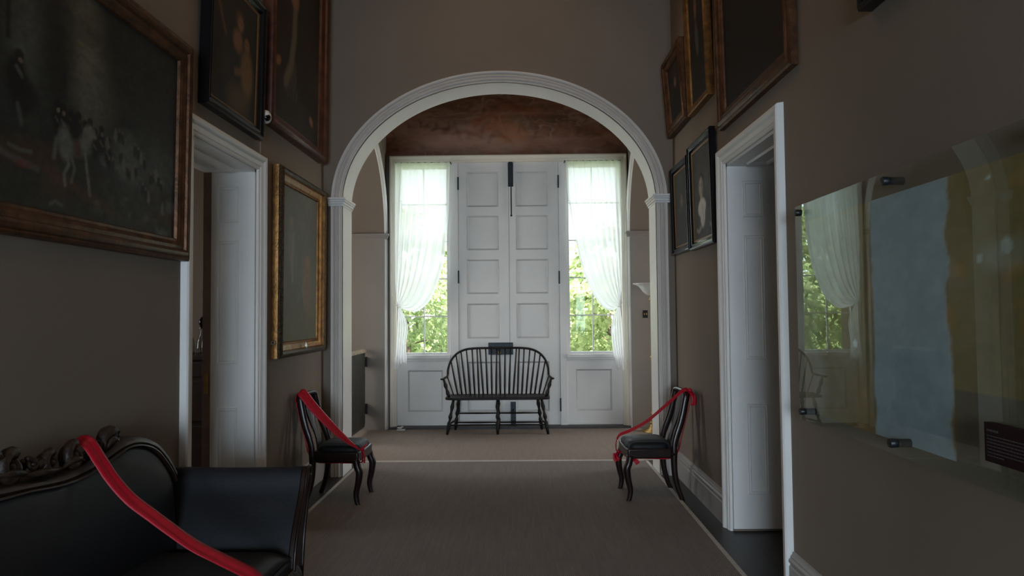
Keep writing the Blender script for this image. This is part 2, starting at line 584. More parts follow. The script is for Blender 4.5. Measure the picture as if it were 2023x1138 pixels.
# pigment grids ------------------------------------------------------
def vnoise(U, V, fx, fy, seed):
    r = np.random.default_rng(seed)
    gx, gy = int(math.ceil(fx)) + 3, int(math.ceil(fy)) + 3
    g = r.random((gy, gx))
    x, y = np.clip(U, 0, 1) * fx, np.clip(V, 0, 1) * fy
    xi, yi = x.astype(int), y.astype(int)
    tx, ty = x - xi, y - yi
    tx, ty = tx * tx * (3 - 2 * tx), ty * ty * (3 - 2 * ty)
    return (g[yi, xi] * (1 - tx) + g[yi, xi + 1] * tx) * (1 - ty) + (g[yi + 1, xi] * (1 - tx) + g[yi + 1, xi + 1] * tx) * ty
def fbm(U, V, fx, fy, seed, oct=4):
    s = 0
    a = 1.0
    t = 0
    for k in range(oct):
        s = s + a * vnoise(U, V, fx * 2 ** k, fy * 2 ** k, seed + k)
        t += a
        a *= 0.55
    return s / t
class Paint:
    def __init__(s, nu, nv, aspect):
        V, U = np.meshgrid(np.linspace(0, 1, nv), np.linspace(0, 1, nu), indexing='ij')
        s.U, s.V, s.asp = U, V, aspect
        s.c = np.zeros((nv, nu, 3))
        s.nu, s.nv = nu, nv
    def fill(s, c):
        s.c[:] = c
        return s
    def mix(s, m, col):
        m = np.clip(m, 0, 1)[..., None]
        s.c = s.c * (1 - m) + np.array(col) * m
        return s
    def blob(s, cx, cy, rx, ry, col, rot=0, soft=0.35, op=1.0):
        x, y = (s.U - cx) * s.asp, s.V - cy
        c, q = math.cos(rot), math.sin(rot)
        a, b = x * c + y * q, -x * q + y * c
        d = np.sqrt((a / (rx * s.asp)) ** 2 + (b / ry) ** 2)
        return s.mix(op * np.clip((1 - d) / soft + 0.5, 0, 1), col)
    def line(s, pts, w, col, op=1.0):
        d = np.full(s.U.shape, 1e9)
        for (x0, y0), (x1, y1) in zip(pts[:-1], pts[1:]):
            ax, ay = x0 * s.asp, y0
            bx, by = x1 * s.asp, y1
            dx, dy = bx - ax, by - ay
            L = dx * dx + dy * dy + 1e-9
            t = np.clip(((s.U * s.asp - ax) * dx + (s.V - ay) * dy) / L, 0, 1)
            d = np.minimum(d, np.hypot(s.U * s.asp - ax - t * dx, s.V - ay - t * dy))
        return s.mix(op * np.clip(1.5 - d / w, 0, 1), col)
    def mottle(s, fx, fy, seed, amt):
        s.c *= (1 + amt * (fbm(s.U, s.V, fx, fy, seed) - 0.5) * 2)[..., None]
        return s
    def mesh(s, name, m, mp, parent=None):
        """mp(u,v)->3-D"""
        mb = MB().grid(s.nu, s.nv, mp)
        o = mb.build(name, m, parent, recalc=False)
        at = o.data.color_attributes.new('pigment', 'FLOAT_COLOR', 'POINT')
        c = np.ones((s.nu * s.nv, 4), dtype=np.float32)
        c[:, :3] = np.clip(s.c.reshape(-1, 3), 0, 1)
        at.data.foreach_set('color', c.ravel())
        return o

# ------------------------------------------------------------------ room shell
XL, XR = -1.85, 1.43            # hall side walls
YA, YB = 6.36, 6.68             # arch wall
VL, VR = -1.78, 1.42            # vestibule side walls
YF = 9.0                        # front wall
ZC = 5.0
struct(MB().box(-6, 6, -5.3, 9.4, -0.2, 0).build('floor', M['floor']))
LX0, LX1, LY0, LY1 = -0.9, 0.48, 3.2, 5.8        # assumed roof lantern over the hall, out of view
m = MB()
m.box(-6, LX0, -5.3, 9.4, ZC, ZC + 0.2)
m.box(LX1, 6, -5.3, 9.4, ZC, ZC + 0.2)
m.box(LX0, LX1, -5.3, LY0, ZC, ZC + 0.2)
m.box(LX0, LX1, LY1, 9.4, ZC, ZC + 0.2)
struct(m.build('ceiling', M['ceil']))
m = MB()
for x in (LX0, LX1):
    m.box(x - 0.05, x + 0.05, LY0 - 0.05, LY1 + 0.05, ZC + 0.2, ZC + 0.45)
for y in (LY0, LY1):
    m.box(LX0 - 0.05, LX1 + 0.05, y - 0.05, y + 0.05, ZC + 0.2, ZC + 0.45)
for k in range(1, 6):
    y = LY0 + (LY1 - LY0) * k / 6
    m.box(LX0, LX1, y - 0.015, y + 0.015, ZC + 0.18, ZC + 0.21)
m.box(LX0 - 0.1, LX1 + 0.1, LY0 - 0.1, LY1 + 0.1, ZC + 0.45, ZC + 0.5)
struct(m.build('trim_lantern_assumed', M['white']))  # curb, bars and lid of the assumed roof lantern
DY0, DY1, DZ = 3.79, 4.735, 2.52   # side doorways
def side_wall(name, x0, x1):
    m = MB()
    m.box(x0, x1, -5.0, DY0, 0, ZC)
    m.box(x0, x1, DY1, YA, 0, ZC)
    m.box(x0, x1, DY0, DY1, DZ, ZC)
    return struct(m.build(name, M['wall']))
side_wall('wall_left', XL - 0.36, XL)
side_wall('wall_right', XR, XR + 0.36)

def arch_wall(name, mp, a0, a1, ca, ra, zs, rz, d0, d1, m, n=48):
    """wall slab with a round-headed opening; mp(a,z,depth)"""
    mb = MB()
    cur = [(ca - ra, 0.0)] + [(ca - ra * math.cos(PI * k / n), zs + rz * math.sin(PI * k / n)) for k in range(n + 1)] + [(ca + ra, 0.0)]
    for d in (d0, d1):
        mb.add([mp(a0, 0, d), mp(ca - ra, 0, d), mp(ca - ra, ZC, d), mp(a0, ZC, d)], [(0, 1, 2, 3)])
        mb.add([mp(a1, 0, d), mp(ca + ra, 0, d), mp(ca + ra, ZC, d), mp(a1, ZC, d)], [(0, 1, 2, 3)])
        for (p0, z0), (p1, z1) in zip(cur[1:-1], cur[2:-1]):
            mb.add([mp(p0, z0, d), mp(p1, z1, d), mp(p1, ZC, d), mp(p0, ZC, d)], [(0, 1, 2, 3)])
    for (p0, z0), (p1, z1) in zip(cur[:-1], cur[1:]):
        mb.add([mp(p0, z0, d0), mp(p1, z1, d0), mp(p1, z1, d1), mp(p0, z0, d1)], [(0, 1, 2, 3)])
    return struct(mb.build(name, m, recalc=False))
AC, AR, AS, AZ = -0.2025, 1.4675, 2.55, 1.12
mpA = lambda a, z, d: (a, d, z)
arch_wall('wall_middle', mpA, -6, 6, AC, AR, AS, AZ, YA, YB, M['wall'])
SC_, SR, SS, SZ = 7.79, 1.07, 2.515, 1.13
mpL = lambda a, z, d: (d, a, z)
arch_wall('wall_vestibule_left', mpL, YB, 9.0, SC_, SR, SS, SZ, VL, VL - 0.42, M['wall'])
arch_wall('wall_vestibule_right', mpL, YB, 9.0, SC_, SR, SS, SZ, VR, VR + 0.42, M['wall'])
# wings behind the side arches, each with an assumed, unseen tall window opening in its end wall
for nm, x, s in (('wall_wing_left', -4.2, 1), ('wall_wing_right', 4.0, -1)):
    m = MB()
    m.box(x - 0.1, x + 0.1, YB, 7.15, 0, ZC)
    m.box(x - 0.1, x + 0.1, 8.45, 9.0, 0, ZC)
    m.box(x - 0.1, x + 0.1, 7.15, 8.45, 0, 0.75)
    m.box(x - 0.1, x + 0.1, 7.15, 8.45, 3.05, ZC)
    struct(m.build(nm, M['wall']))
# rear wall behind the camera, with an assumed wide window opening
m = MB()
m.box(-1.85, -1.35, -5.1, -4.9, 0, ZC)
m.box(0.95, 1.43, -5.1, -4.9, 0, ZC)
m.box(-1.35, 0.95, -5.1, -4.9, 0, 0.55)
m.box(-1.35, 0.95, -5.1, -4.9, 2.60, ZC)
struct(m.build('wall_rear', M['wall']))
# side rooms
for nm, x0, x1 in (('wall_side_room_left', -5.2, XL - 0.36), ('wall_side_room_right', XR + 0.36, 4.8)):
    m = MB()
    xo = x0 if x0 < -3 else x1
    if xo < 0:  # left room: opening for the added window and its lamp
        m.box(xo - 0.05, xo + 0.05, 1.6, 4.05, 0, ZC)
        m.box(xo - 0.05, xo + 0.05, 5.15, YA, 0, ZC)
        m.box(xo - 0.05, xo + 0.05, 4.05, 5.15, 0, 1.05)
        m.box(xo - 0.05, xo + 0.05, 4.05, 5.15, 2.75, ZC)
    else:
        m.box(xo - 0.05, xo + 0.05, 1.6, YA, 0, ZC)
    m.box(min(x0, x1), max(x0, x1), 1.5, 1.6, 0, ZC)
    m.box(min(x0, x1), max(x0, x1), YA - 0.03, YA - 0.005, 0, ZC)
    struct(m.build(nm, M['room']))

# front wall around the door frame
FX0, FX1, FZ = -1.64, 1.318, 3.50
m = MB()
m.box(-6, FX0, YF, YF + 0.4, 0, ZC)
m.box(FX1, 6, YF, YF + 0.4, 0, ZC)
m.box(FX0, FX1, YF, YF + 0.4, FZ, ZC)
struct(m.build('wall_front', M['wall']))

# mouldings ----------------------------------------------------------
CAS = [(0, 0), (0, 0.012), (0.006, 0.018), (0.022, 0.018), (0.026, 0.024), (0.05, 0.024), (0.058, 0.030), (0.062, 0.022), (0.070, 0.034), (0.082, 0.042), (0.098, 0.042), (0.106, 0.034), (0.110, 0.0)]
def casing(name, x, s):
    """door casing on a side wall; s=+1 faces +X"""
    mp = lambda a, b, v: (x + s * v, a, b)
    path = [(DY0, 0), (DY0, DZ), (DY1, DZ), (DY1, 0)]
    mb = MB().sweep(path, CAS, mp)
    return struct(mb.build(name, M['white'], smooth='auto'))
casing('trim_1', XL, 1)
casing('trim_2', XR, -1)

def bead_rect(mb, a0, a1, b0, b1, mp, prof=((0, 0), (0.005, 0.006), (0.010, 0.001), (0.016, 0.001), (0.021, 0.006), (0.026, 0))):
    mb.sweep([(a0, b0), (a1, b0), (a1, b1), (a0, b1)], prof, mp, closed=True)
def doorway_lining(name, xa, xb):
    """panelled jambs and soffit of one side doorway, xa = hall face"""
    mb = MB()
    lo, hi = min(xa, xb), max(xa, xb)
    mb.box(lo, hi, DY1 - 0.02, DY1 + 0.001, 0.02, DZ)
    mb.box(lo, hi, DY0 - 0.001, DY0 + 0.02, 0.02, DZ)
    mb.box(lo, hi, DY0, DY1, DZ - 0.02, DZ + 0.001)
    ins = 0.10
    fa = lambda a, b, v: (a, DY1 - 0.02 - v, b)
    na = lambda a, b, v: (a, DY0 + 0.02 + v, b)
    for mp in (fa, na):
        for b0, b1 in ((0.25, 0.865), (1.165, 2.02), (2.145, 2.40)):
            bead_rect(mb, lo + ins, hi - ins - 0.01, b0, b1, mp)
    bead_rect(mb, lo + ins, hi - ins, DY0 + 0.12, DY1 - 0.12, lambda a, b, v: (a, b, DZ - 0.02 - v), prof=((0, 0), (0.008, 0.014), (0.022, 0.012), (0.034, 0)))
    return struct(mb.build(name, M['white'], smooth='auto'))
doorway_lining('trim_3', XL - 0.002, XL - 0.358)
doorway_lining('trim_4', XR + 0.002, XR + 0.358)

BB = [(0, 0), (0, 0.028), (0.150, 0.028), (0.156, 0.022), (0.165, 0.022), (0.172, 0.030), (0.185, 0.030), (0.195, 0.020), (0.203, 0.020), (0.212, 0.012), (0.225, 0.008), (0.228, 0)]
def baseboard(name, pieces, mp, m):
    mb = MB()
    for a0, a1 in pieces:
        vs, fs = [], []
        for a in (a0, a1):
            vs += [mp(a, h, v) for h, v in BB]
        k = len(BB)
        fs = [(i, i + 1, k + i + 1, k + i) for i in range(k - 1)] + [tuple(range(k)), tuple(range(k, 2 * k))]
        mb.add(vs, fs)
    return struct(mb.build(name, m, smooth='auto'))
baseboard('baseboard_left', [(-4.9, DY0 - 0.112), (DY1 + 0.112, YA)], lambda a, h, v: (XL + v, a, h), M['skirt'])
baseboard('baseboard_right', [(-4.9, DY0 - 0.112), (DY1 + 0.112, YA)], lambda a, h, v: (XR - v, a, h), M['skirt'])
baseboard('baseboard_rear', [(XL, XR)], lambda a, h, v: (a, -4.9 + v, h), M['skirt'])

# main arch: reveal lining, fluted pilasters, archivolt, imposts
REED = [(0, 0), (0, 0.014), (0.018, 0.014), (0.022, 0.024), (0.030, 0.028), (0.038, 0.024), (0.042, 0.016), (0.048, 0.016), (0.052, 0.026), (0.060, 0.030), (0.068, 0.026), (0.072, 0.018), (0.078, 0.030), (0.090, 0.036), (0.102, 0.034), (0.106, 0.022), (0.108, 0)]
def arch_curve(ca, ra, zs, rz, n=64):
    return [(ca - ra * math.cos(PI * k / n), zs + rz * math.sin(PI * k / n)) for k in range(n + 1)]
def arch_trim(name, mpf, depth_map, ca, ra, zs, rz, zi0, zi1, pm, lin=True, wide=1.0):
    """mpf(a,z,v): v out from the wall face; depth_map(a,z,t): t=0 face,1 back of the reveal"""
    mb = MB()
    prof = [(u * wide, v) for u, v in REED]
    mb.sweep([(ca - ra, 0), (ca - ra, zi0)], prof, mpf)
    mb.sweep([(ca + ra, zi0), (ca + ra, 0)], prof, mpf)
    mb.sweep(arch_curve(ca, ra, zs, rz), prof, mpf)
    if lin:
        st_ = struct(mb.build(name, pm, smooth='auto'))
        mb, name, pm = MB(), 'trim_17', M['white']
        cur = [(ca - ra, 0)] + arch_curve(ca, ra, zs, rz) + [(ca + ra, 0)]
        vs = []
        e = 0.006
        for a, z in cur:
            aa = a + e if a < ca else a - e
            vs += [depth_map(aa, z - (e if z > zs else 0), -0.04), depth_map(aa, z - (e if z > zs else 0), 1.0)]
        mb.add(vs, [(2 * i, 2 * i + 1, 2 * i + 3, 2 * i + 2) for i in range(len(cur) - 1)])
    return struct(mb.build(name, pm, smooth='auto'))
arch_trim('trim_5', lambda a, z, v: (a, YA - v, z), lambda a, z, t: (a, YA + (YB - YA) * t, z), AC, AR, AS, AZ, 2.52, 2.58, M['stonewhite'])
arch_trim('trim_6', lambda a, z, v: (VL + v, a, z), None, SC_, SR, SS, SZ, 2.485, 2.55, M['white'], lin=False, wide=0.95)
arch_trim('trim_7', lambda a, z, v: (VR - v, a, z), None, SC_, SR, SS, SZ, 2.485, 2.55, M['white'], lin=False, wide=0.95)
def impost_main(name, s):
    """moulded band round one pier: along the front face and back through the reveal"""
    mb = MB()
    xe = AC + s * AR                 # reveal plane
    wallx = XL if s < 0 else XR
    steps = [(2.512, 2.530, 0.012), (2.530, 2.552, 0.022), (2.552, 2.570, 0.032), (2.570, 2.590, 0.042)]
    for z0, z1, p in steps:
        xi = xe - s * p
        mb.box(min(xi, xe + s * 0.128), max(xi, xe + s * 0.128), YA - 0.026 - p, YB + 0.018, z0, z1)
    return struct(mb.build(name, M['white'], bevel=0.003))
impost_main('trim_8', -1)
impost_main('trim_9', 1)
def impost_side(name, x, s):
    mb = MB()
    steps = [(2.478, 2.498, 0.010), (2.498, 2.520, 0.018), (2.520, 2.548, 0.026)]
    for z0, z1, p in steps:
        xf = x + s * (0.03 + p)
        mb.box(min(xf, x - s * 0.42), max(xf, x - s * 0.42), SC_ + SR - p, SC_ + SR + 0.105, z0, z1)
        mb.box(min(xf, x - s * 0.42), max(xf, x - s * 0.42), SC_ - SR - 0.035, SC_ - SR + p, z0, z1)
    return struct(mb.build(name, M['pale'], bevel=0.002))
impost_side('trim_10', VL, 1)
impost_side('trim_11', VR, -1)

m = MB()
for xa, xb in ((VL + 0.002, VL - 0.418), (VR - 0.002, VR + 0.418)):
    for y, e in ((SC_ + SR, -0.004), (SC_ - SR, 0.004)):
        m.box(min(xa, xb), max(xa, xb), min(y, y + e), max(y, y + e), 0, 2.48)
struct(m.build('trim_16', M['pale']))
# front door frame
FR = [(0, 0), (0, 0.05), (0.012, 0.062), (0.024, 0.062), (0.028, 0.075), (0.045, 0.078), (0.050, 0.090), (0.066, 0.100), (0.078, 0.098), (0.082, 0.085), (0.083, 0)]
struct(MB().sweep([(FX0, 0), (FX0, FZ), (FX1, FZ), (FX1, 0)], FR, lambda a, b, v: (a, YF - v, b)).build('trim_12', M['glowwhite'], smooth='auto'))
m = MB()
m.box(FX0, FX1, YF - 0.002, YF + 0.06, FZ - 0.006, FZ + 0.001)          # head
m.box(-0.938, -0.826, YF - 0.012, YF + 0.08, 0.03, FZ)                  # mullions
m.box(0.505, 0.596, YF - 0.012, YF + 0.08, 0.03, FZ)
m.box(-0.19, -0.12, YF + 0.046, YF + 0.06, 0.036, FZ)                   # stops added behind the joints to block sun leaks
m.box(-0.86, -0.80, YF + 0.046, YF + 0.06, 0.036, FZ)
m.box(0.48, 0.53, YF + 0.046, YF + 0.06, 0.036, FZ)
struct(m.build('trim_13', M['white'], bevel=0.003))
struct(MB().box(FX0 - 0.08, FX1 + 0.08, 8.86, YF + 0.1, 0, 0.032).build('trim_14', M['threshold'], bevel=0.004))

def panel_face(mb, mold, x0, x1, z0, z1, y, panels, t=0.045, rec=0.016):
    """framed and panelled face: stiles and rails round sunk panels (panels share one x range)"""
    px0, px1 = panels[0][0], panels[0][1]
    mb.box(x0, px0, y, y + t, z0, z1)
    mb.box(px1, x1, y, y + t, z0, z1)
    zs = sorted([(p[2], p[3]) for p in panels])
    cur = z0
    for a, b in zs:
        mb.box(px0, px1, y, y + t, cur, a)
        mb.box(px0, px1, y + rec, y + t - 0.006, a, b)
        mold.sweep([(px0, a), (px1, a), (px1, b), (px0, b)], [(0.0, 0.0002), (0.002, -0.003), (0.008, -0.005), (0.014, -0.011), (0.021, -rec - 0.0005)], lambda q, r, v: (q, y - v, r), closed=True)
        cur = b
    mb.box(px0, px1, y, y + t, cur, z1)
PZ = [(0.212, 0.862), (1.166, 1.627), (1.752, 2.208), (2.332, 2.790), (2.907, 3.374)]
def door_leaf(name, x0, x1, px0, px1, hx, hs):
    mb = MB()
    mold = MB()
    panel_face(mb, mold, x0, x1, 0.036, 3.493, YF, [(px0, px1, a, b) for a, b in PZ])
    d = struct(mb.build(name, M['white'], smooth='auto'))
    mold.build('panel_moulding', M['greymold'], d, smooth='auto')['label'] = 'greyer moulding round the door panels'
    for z in hs:
        h = MB()
        h.tube([(hx, YF - 0.012, z - 0.072), (hx, YF - 0.012, z + 0.072)], 0.010, 10)
        h.box(hx - 0.006, hx + 0.006, YF - 0.010, YF + 0.01, z - 0.07, z + 0.07)
        for q in (-0.078, 0.078):
            h.lathe([(0.004, -0.008), (0.011, -0.004), (0.011, 0.004), (0.004, 0.008)], 10, (hx, YF - 0.012, z + q))
        ho = h.build('hinge', M['blackmetal'], d, smooth='auto')
        ho['label'] = 'black iron butt hinge'
    return d
dl = door_leaf('door_1', -0.822, -0.157, -0.714, -0.29, -0.824, (3.222, 1.98, 0.29))
dr = door_leaf('door_2', -0.151, 0.500, -0.064, 0.362, 0.503, (3.235, 1.962, 0.293))
# bolt at the top of the meeting stiles
b = MB()
b.box(-0.162, -0.092, YF - 0.028, YF + 0.001, 3.172, 3.490)
b.box(-0.150, -0.104, YF - 0.036, YF - 0.026, 3.20, 3.44)
b.box(-0.152, -0.100, YF - 0.030, YF + 0.001, 3.488, 3.515)
bo = b.build('top_bolt', M['blackmetal'], dr, bevel=0.004)
bo['label'] = 'black iron bolt with a long pull rod'
r_ = MB().tube([(-0.122, YF - 0.026, 3.2), (-0.121, YF - 0.024, 2.80)], 0.008, 8)
r_.lathe([(0.006, -0.014), (0.014, -0.006), (0.014, 0.006), (0.006, 0.014)], 10, (-0.121, YF - 0.024, 2.786))
r_.build('pull_rod', M['blackmetal'], bo, smooth='auto')
b = MB()
b.box(-0.150, -0.082, YF - 0.030, YF + 0.001, 0.05, 0.338)
b.box(-0.140, -0.092, YF - 0.040, YF - 0.028, 0.22, 0.25)
b.box(-0.128, -0.104, YF - 0.040, YF - 0.028, 0.09, 0.31)
bo2 = b.build('bottom_bolt', M['bluemetal'], dr, bevel=0.003)
bo2['label'] = 'black iron bolt at the foot of the door'
b = MB()
b.box(-0.437, -0.112, YF - 0.055, YF + 0.001, 0.955, 1.112)
b.box(-0.170, -0.112, YF - 0.062, YF - 0.05, 0.965, 1.100)
b.box(-0.42, -0.40, YF - 0.06, YF - 0.05, 1.05, 1.07)
bl = b.build('lock_case', M['bluemetal'], dl, bevel=0.004)
bl['label'] = 'blue-black iron rim lock'
MB().lathe([(0.016, 0), (0.016, 0.012), (0.012, 0.03), (0.020, 0.045), (0.018, 0.058), (0.004, 0.062)], 14, (-0.29, YF - 0.055, 0.985), axis=(0, -1, 0)).build('lock_knob', M['brass'], bl, smooth='auto')

def sidelight(name, x0, x1, xm, i0, i1):
    """tall sash window above a panelled apron"""
    mb = MB()
    y0, y1 = YF + 0.03, YF + 0.075
    z0, z1 = 0.955, 3.492
    s = 0.045
    mb.box(x0, x0 + s, y0, y1, z0, z1)
    mb.box(x1 - s, x1, y0, y1, z0, z1)
    mb.box(x0 + s, x1 - s, y0, y1, z0, z0 + 0.03)
    mb.box(x0 + s, x1 - s, y0, y1, z1 - 0.04, z1)
    w = struct(mb.build(name, M['white'], bevel=0.003))
    g = MB()
    g.box(xm - 0.008, xm + 0.008, y0 + 0.008, y1 - 0.004, z0 + 0.03, z1 - 0.04)
    for k in range(1, 5):
        z = 0.965 + 0.497 * k
        g.box(x0 + s, x1 - s, y0 + 0.009, y1 - 0.005, z - 0.008, z + 0.008)
    g.build('glazing_bars', M['white'], w, bevel=0.002)
    MB().box(x0 + s - 0.005, x1 - s + 0.005, y0 + 0.022, y0 + 0.026, z0 + 0.025, z1 - 0.035).build('pane', M['glass'], w)
    sl = MB()
    sl.box(x0 - 0.005, x1 + 0.003, YF - 0.035, YF + 0.05, 0.905, 0.955)
    sl.box(x0, x1, YF - 0.018, YF + 0.05, 0.878, 0.905)
    sl.build('window_sill', M['white'], w, bevel=0.006)
    ap = MB()
    mold = MB()
    panel_face(ap, mold, x0, x1, 0.036, 0.878, YF, [(i0, i1, 0.212, 0.755)])
    ap.box(x0, x1, YF - 0.012, YF + 0.01, 0.036, 0.075)
    ao = ap.build('apron_panel', M['white'], w, smooth='auto')
    mold.build('panel_moulding', M['greymold'], ao, smooth='auto')
    return w
sidelight('window_1', FX0, -0.938, -1.288, -1.5, -1.04)
sidelight('window_2', 0.596, FX1, 0.945, 0.707, 1.178)
# assumed wing and rear windows (out of the picture, framing the assumed lamps)
def unseen_window(name, mp, a0, a1, z0, z1, na, nz):
    mb = MB()
    def bx(p0, p1, q0, q1):
        c = [mp(p, q, d) for d in (-0.03, 0.03) for p, q in ((p0, q0), (p1, q0), (p1, q1), (p0, q1))]
        mb.add(c, [(0, 1, 2, 3), (7, 6, 5, 4), (0, 4, 5, 1), (1, 5, 6, 2), (2, 6, 7, 3), (3, 7, 4, 0)])
    f = 0.05
    bx(a0, a0 + f, z0, z1)
    bx(a1 - f, a1, z0, z1)
    bx(a0, a1, z0, z0 + f)
    bx(a0, a1, z1 - f, z1)
    for k in range(1, na):
        a = a0 + (a1 - a0) * k / na
        bx(a - 0.012, a + 0.012, z0, z1)
    for k in range(1, nz):
        z = z0 + (z1 - z0) * k / nz
        bx(a0, a1, z - 0.012, z + 0.012)
    return struct(mb.build(name, M['white']))
unseen_window('window_wing_left_assumed', lambda a, z, d: (-4.12 + d, a, z), 7.15, 8.45, 0.75, 3.05, 2, 4)
unseen_window('window_wing_right_assumed', lambda a, z, d: (3.92 + d, a, z), 7.15, 8.45, 0.75, 3.05, 2, 4)
unseen_window('window_rear_assumed', lambda a, z, d: (a, -4.94 + d, z), -1.35, 0.95, 0.55, 2.60, 4, 3)

unseen_window('window_side_room_added', lambda a, z, d: (-5.16 + d, a, z), 4.05, 5.15, 1.05, 2.75, 2, 3)  # unseen window, added along with the lamp that brightens the left room

# brown-stained rebate at the far edge of the left doorway
struct(MB().box(-2.212, -2.157, DY1 - 0.0235, DY1 - 0.018, 0.0, 2.50).build('trim_18', M['rebate'], bevel=0.001))
# brass strike plates on the doorway linings
def strike(x, y, z, label):
    o = MB().box(x - 0.014, x + 0.014, y - 0.003, y, z - 0.07, z + 0.07).build('strike_plate', M['brass'], bevel=0.001)
    return tag(o, label, 'strike plate')
strike(-2.185, DY1 - 0.0232, 1.03, 'worn brass strike plate on the left doorway jamb')
strike(1.775, DY1 - 0.0195, 1.05, 'brass strike plate on the right doorway jamb')

# ------------------------------------------------------------------ mural over the front door
def mural():
    x0, x1, z0, z1 = VL, VR, 3.60, 4.96
    p = Paint(330, 140, (x1 - x0) / (z1 - z0))
    base = np.array((0.150, 0.072, 0.042))
    p.fill(base)
    wx = fbm(p.U, p.V, 4, 4, 3) - 0.5
    wy = fbm(p.U, p.V, 4, 4, 9) - 0.5
    Uw, Vw = np.clip(p.U + 0.10 * wx, 0, 1), np.clip(p.V + 0.35 * wy, 0, 1)
    p.mix((fbm(Uw, Vw, 4, 6, 21, 5) - 0.42) * 4 * 0.8, (0.240, 0.150, 0.110))
    p.mix((fbm(Uw, Vw, 3, 9, 31, 5) - 0.53) * 5 * 0.7, (0.085, 0.052, 0.028))
    p.mix((fbm(Uw, Vw, 6, 6, 41, 4) - 0.54) * 5 * 0.6, (0.19, 0.062, 0.032))
    # brushed contours of drapery, hides and hills
    for sd, fx, fy, w, op in ((51, 5, 4, 0.035, 0.75), (57, 8, 6, 0.030, 0.65), (63, 3, 7, 0.030, 0.6), (66, 7, 3, 0.03, 0.6)):
        r = np.abs(fbm(Uw, Vw, fx, fy, sd, 3) - 0.5)
        p.mix(np.clip(1 - r / w, 0, 1) * op * np.clip(fbm(p.U, p.V, 6, 5, sd + 1, 3) * 3 - 1.0, 0, 1), (0.050, 0.030, 0.017))
    for sd, fx, fy in ((71, 6, 5), (75, 9, 9)):
        r = np.abs(fbm(Uw, Vw, fx, fy, sd, 3) - 0.47)
        p.mix(np.clip(1 - r / 0.035, 0, 1) * 0.6 * np.clip(fbm(p.U, p.V, 5, 6, sd + 1, 3) * 3 - 1.2, 0, 1), (0.30, 0.20, 0.155))
    X = lambda px: (px - 757) / 488.0
    Z = lambda py: (305 - py) / 204.0
    L = lambda pts, w, c, op=0.8: p.line([(q[0], q[1]) for q in spline([(X(a), Z(b)) for a, b in pts], 14)], w * 1.5, c, op * 0.42)
    dk, lt, rd = (0.045, 0.026, 0.013), (0.26, 0.165, 0.125), (0.19, 0.055, 0.025)
    # pale ground and hills
    p.blob(X(850), Z(278), 0.13, 0.09, (0.23, 0.135, 0.10), op=0.7, soft=0.8)
    p.blob(X(985), Z(285), 0.12, 0.06, (0.24, 0.14, 0.10), op=0.7, soft=0.8)
    p.blob(X(1130), Z(283), 0.16, 0.07, (0.20, 0.10, 0.07), op=0.6, soft=0.8)
    L([(762, 287), (800, 286), (815, 282), (830, 286), (855, 297), (905, 302)], 0.02, dk, 0.6)
    L([(762, 297), (800, 294), (830, 298), (870, 300)], 0.016, dk, 0.6)
    # reclining and leaping animal forms
    p.blob(X(960), Z(240), 0.075, 0.10, rd, 0.4, 0.7, 0.7)
    p.blob(X(1010), Z(262), 0.07, 0.10, (0.22, 0.085, 0.04), -0.2, 0.7, 0.7)
    p.blob(X(1000), Z(272), 0.025, 0.05, (0.26, 0.10, 0.03), 0, 0.8, 0.6)
    p.blob(X(1035), Z(215), 0.09, 0.05, rd, -0.3, 0.7, 0.6)
    L([(875, 258), (890, 247), (898, 240), (915, 238), (925, 242)], 0.016, dk)
    L([(895, 262), (910, 256), (930, 262), (950, 270)], 0.014, dk, 0.7)
    L([(925, 246), (938, 254), (950, 248), (960, 236), (972, 234)], 0.016, lt, 0.6)
    L([(952, 258), (955, 245), (966, 238)], 0.012, dk, 0.7)
    L([(965, 280), (975, 262), (985, 260), (1000, 272), (1010, 278)], 0.013, dk, 0.8)
    L([(985, 195), (1000, 198), (1030, 212), (1040, 208), (1050, 198)], 0.016, dk, 0.8)
    L([(1020, 240), (1030, 232), (1040, 234), (1046, 248), (1052, 262)], 0.014, lt, 0.5)
    L([(1025, 262), (1030, 248), (1038, 254)], 0.011, dk, 0.7)
    L([(1048, 250), (1075, 222), (1090, 208)], 0.010, dk, 0.5)
    L([(955, 190), (952, 205), (948, 218)], 0.009, lt, 0.7)
    for k in range(7):
        L([(1100 + 13 * k, 222 + 6 * k), (1098 + 13 * k, 245 + 4 * k)], 0.010, dk, 0.4)
    L([(1150, 258), (1180, 262), (1205, 258)], 0.025, dk, 0.4)
    L([(1125, 285), (1150, 281), (1170, 286)], 0.03, dk, 0.4)
    L([(1180, 300), (1205, 292), (1235, 296)], 0.018, dk, 0.5)
    L([(1208, 275), (1216, 262), (1206, 252)], 0.012, dk, 0.5)
    p.mottle(20, 16, 77, 0.22)
    p.mix(np.full(p.U.shape, 0.12), (0.185, 0.098, 0.064))
    p.mix((fbm(p.U, p.V, 4, 22, 131, 4) - 0.5) * 3 * 0.35, (0.26, 0.16, 0.115))
    p.c *= 1.5
    o = p.mesh('mural', M['fresco'], lambda u, v: (x0 + (x1 - x0) * u, YF - 0.002, z0 + (z1 - z0) * v))
    o.modifiers.new('thickness', 'SOLIDIFY').thickness = 0.0015
    tag(o, 'faded red-brown painted mural of animals above the front door', 'mural')
mural()

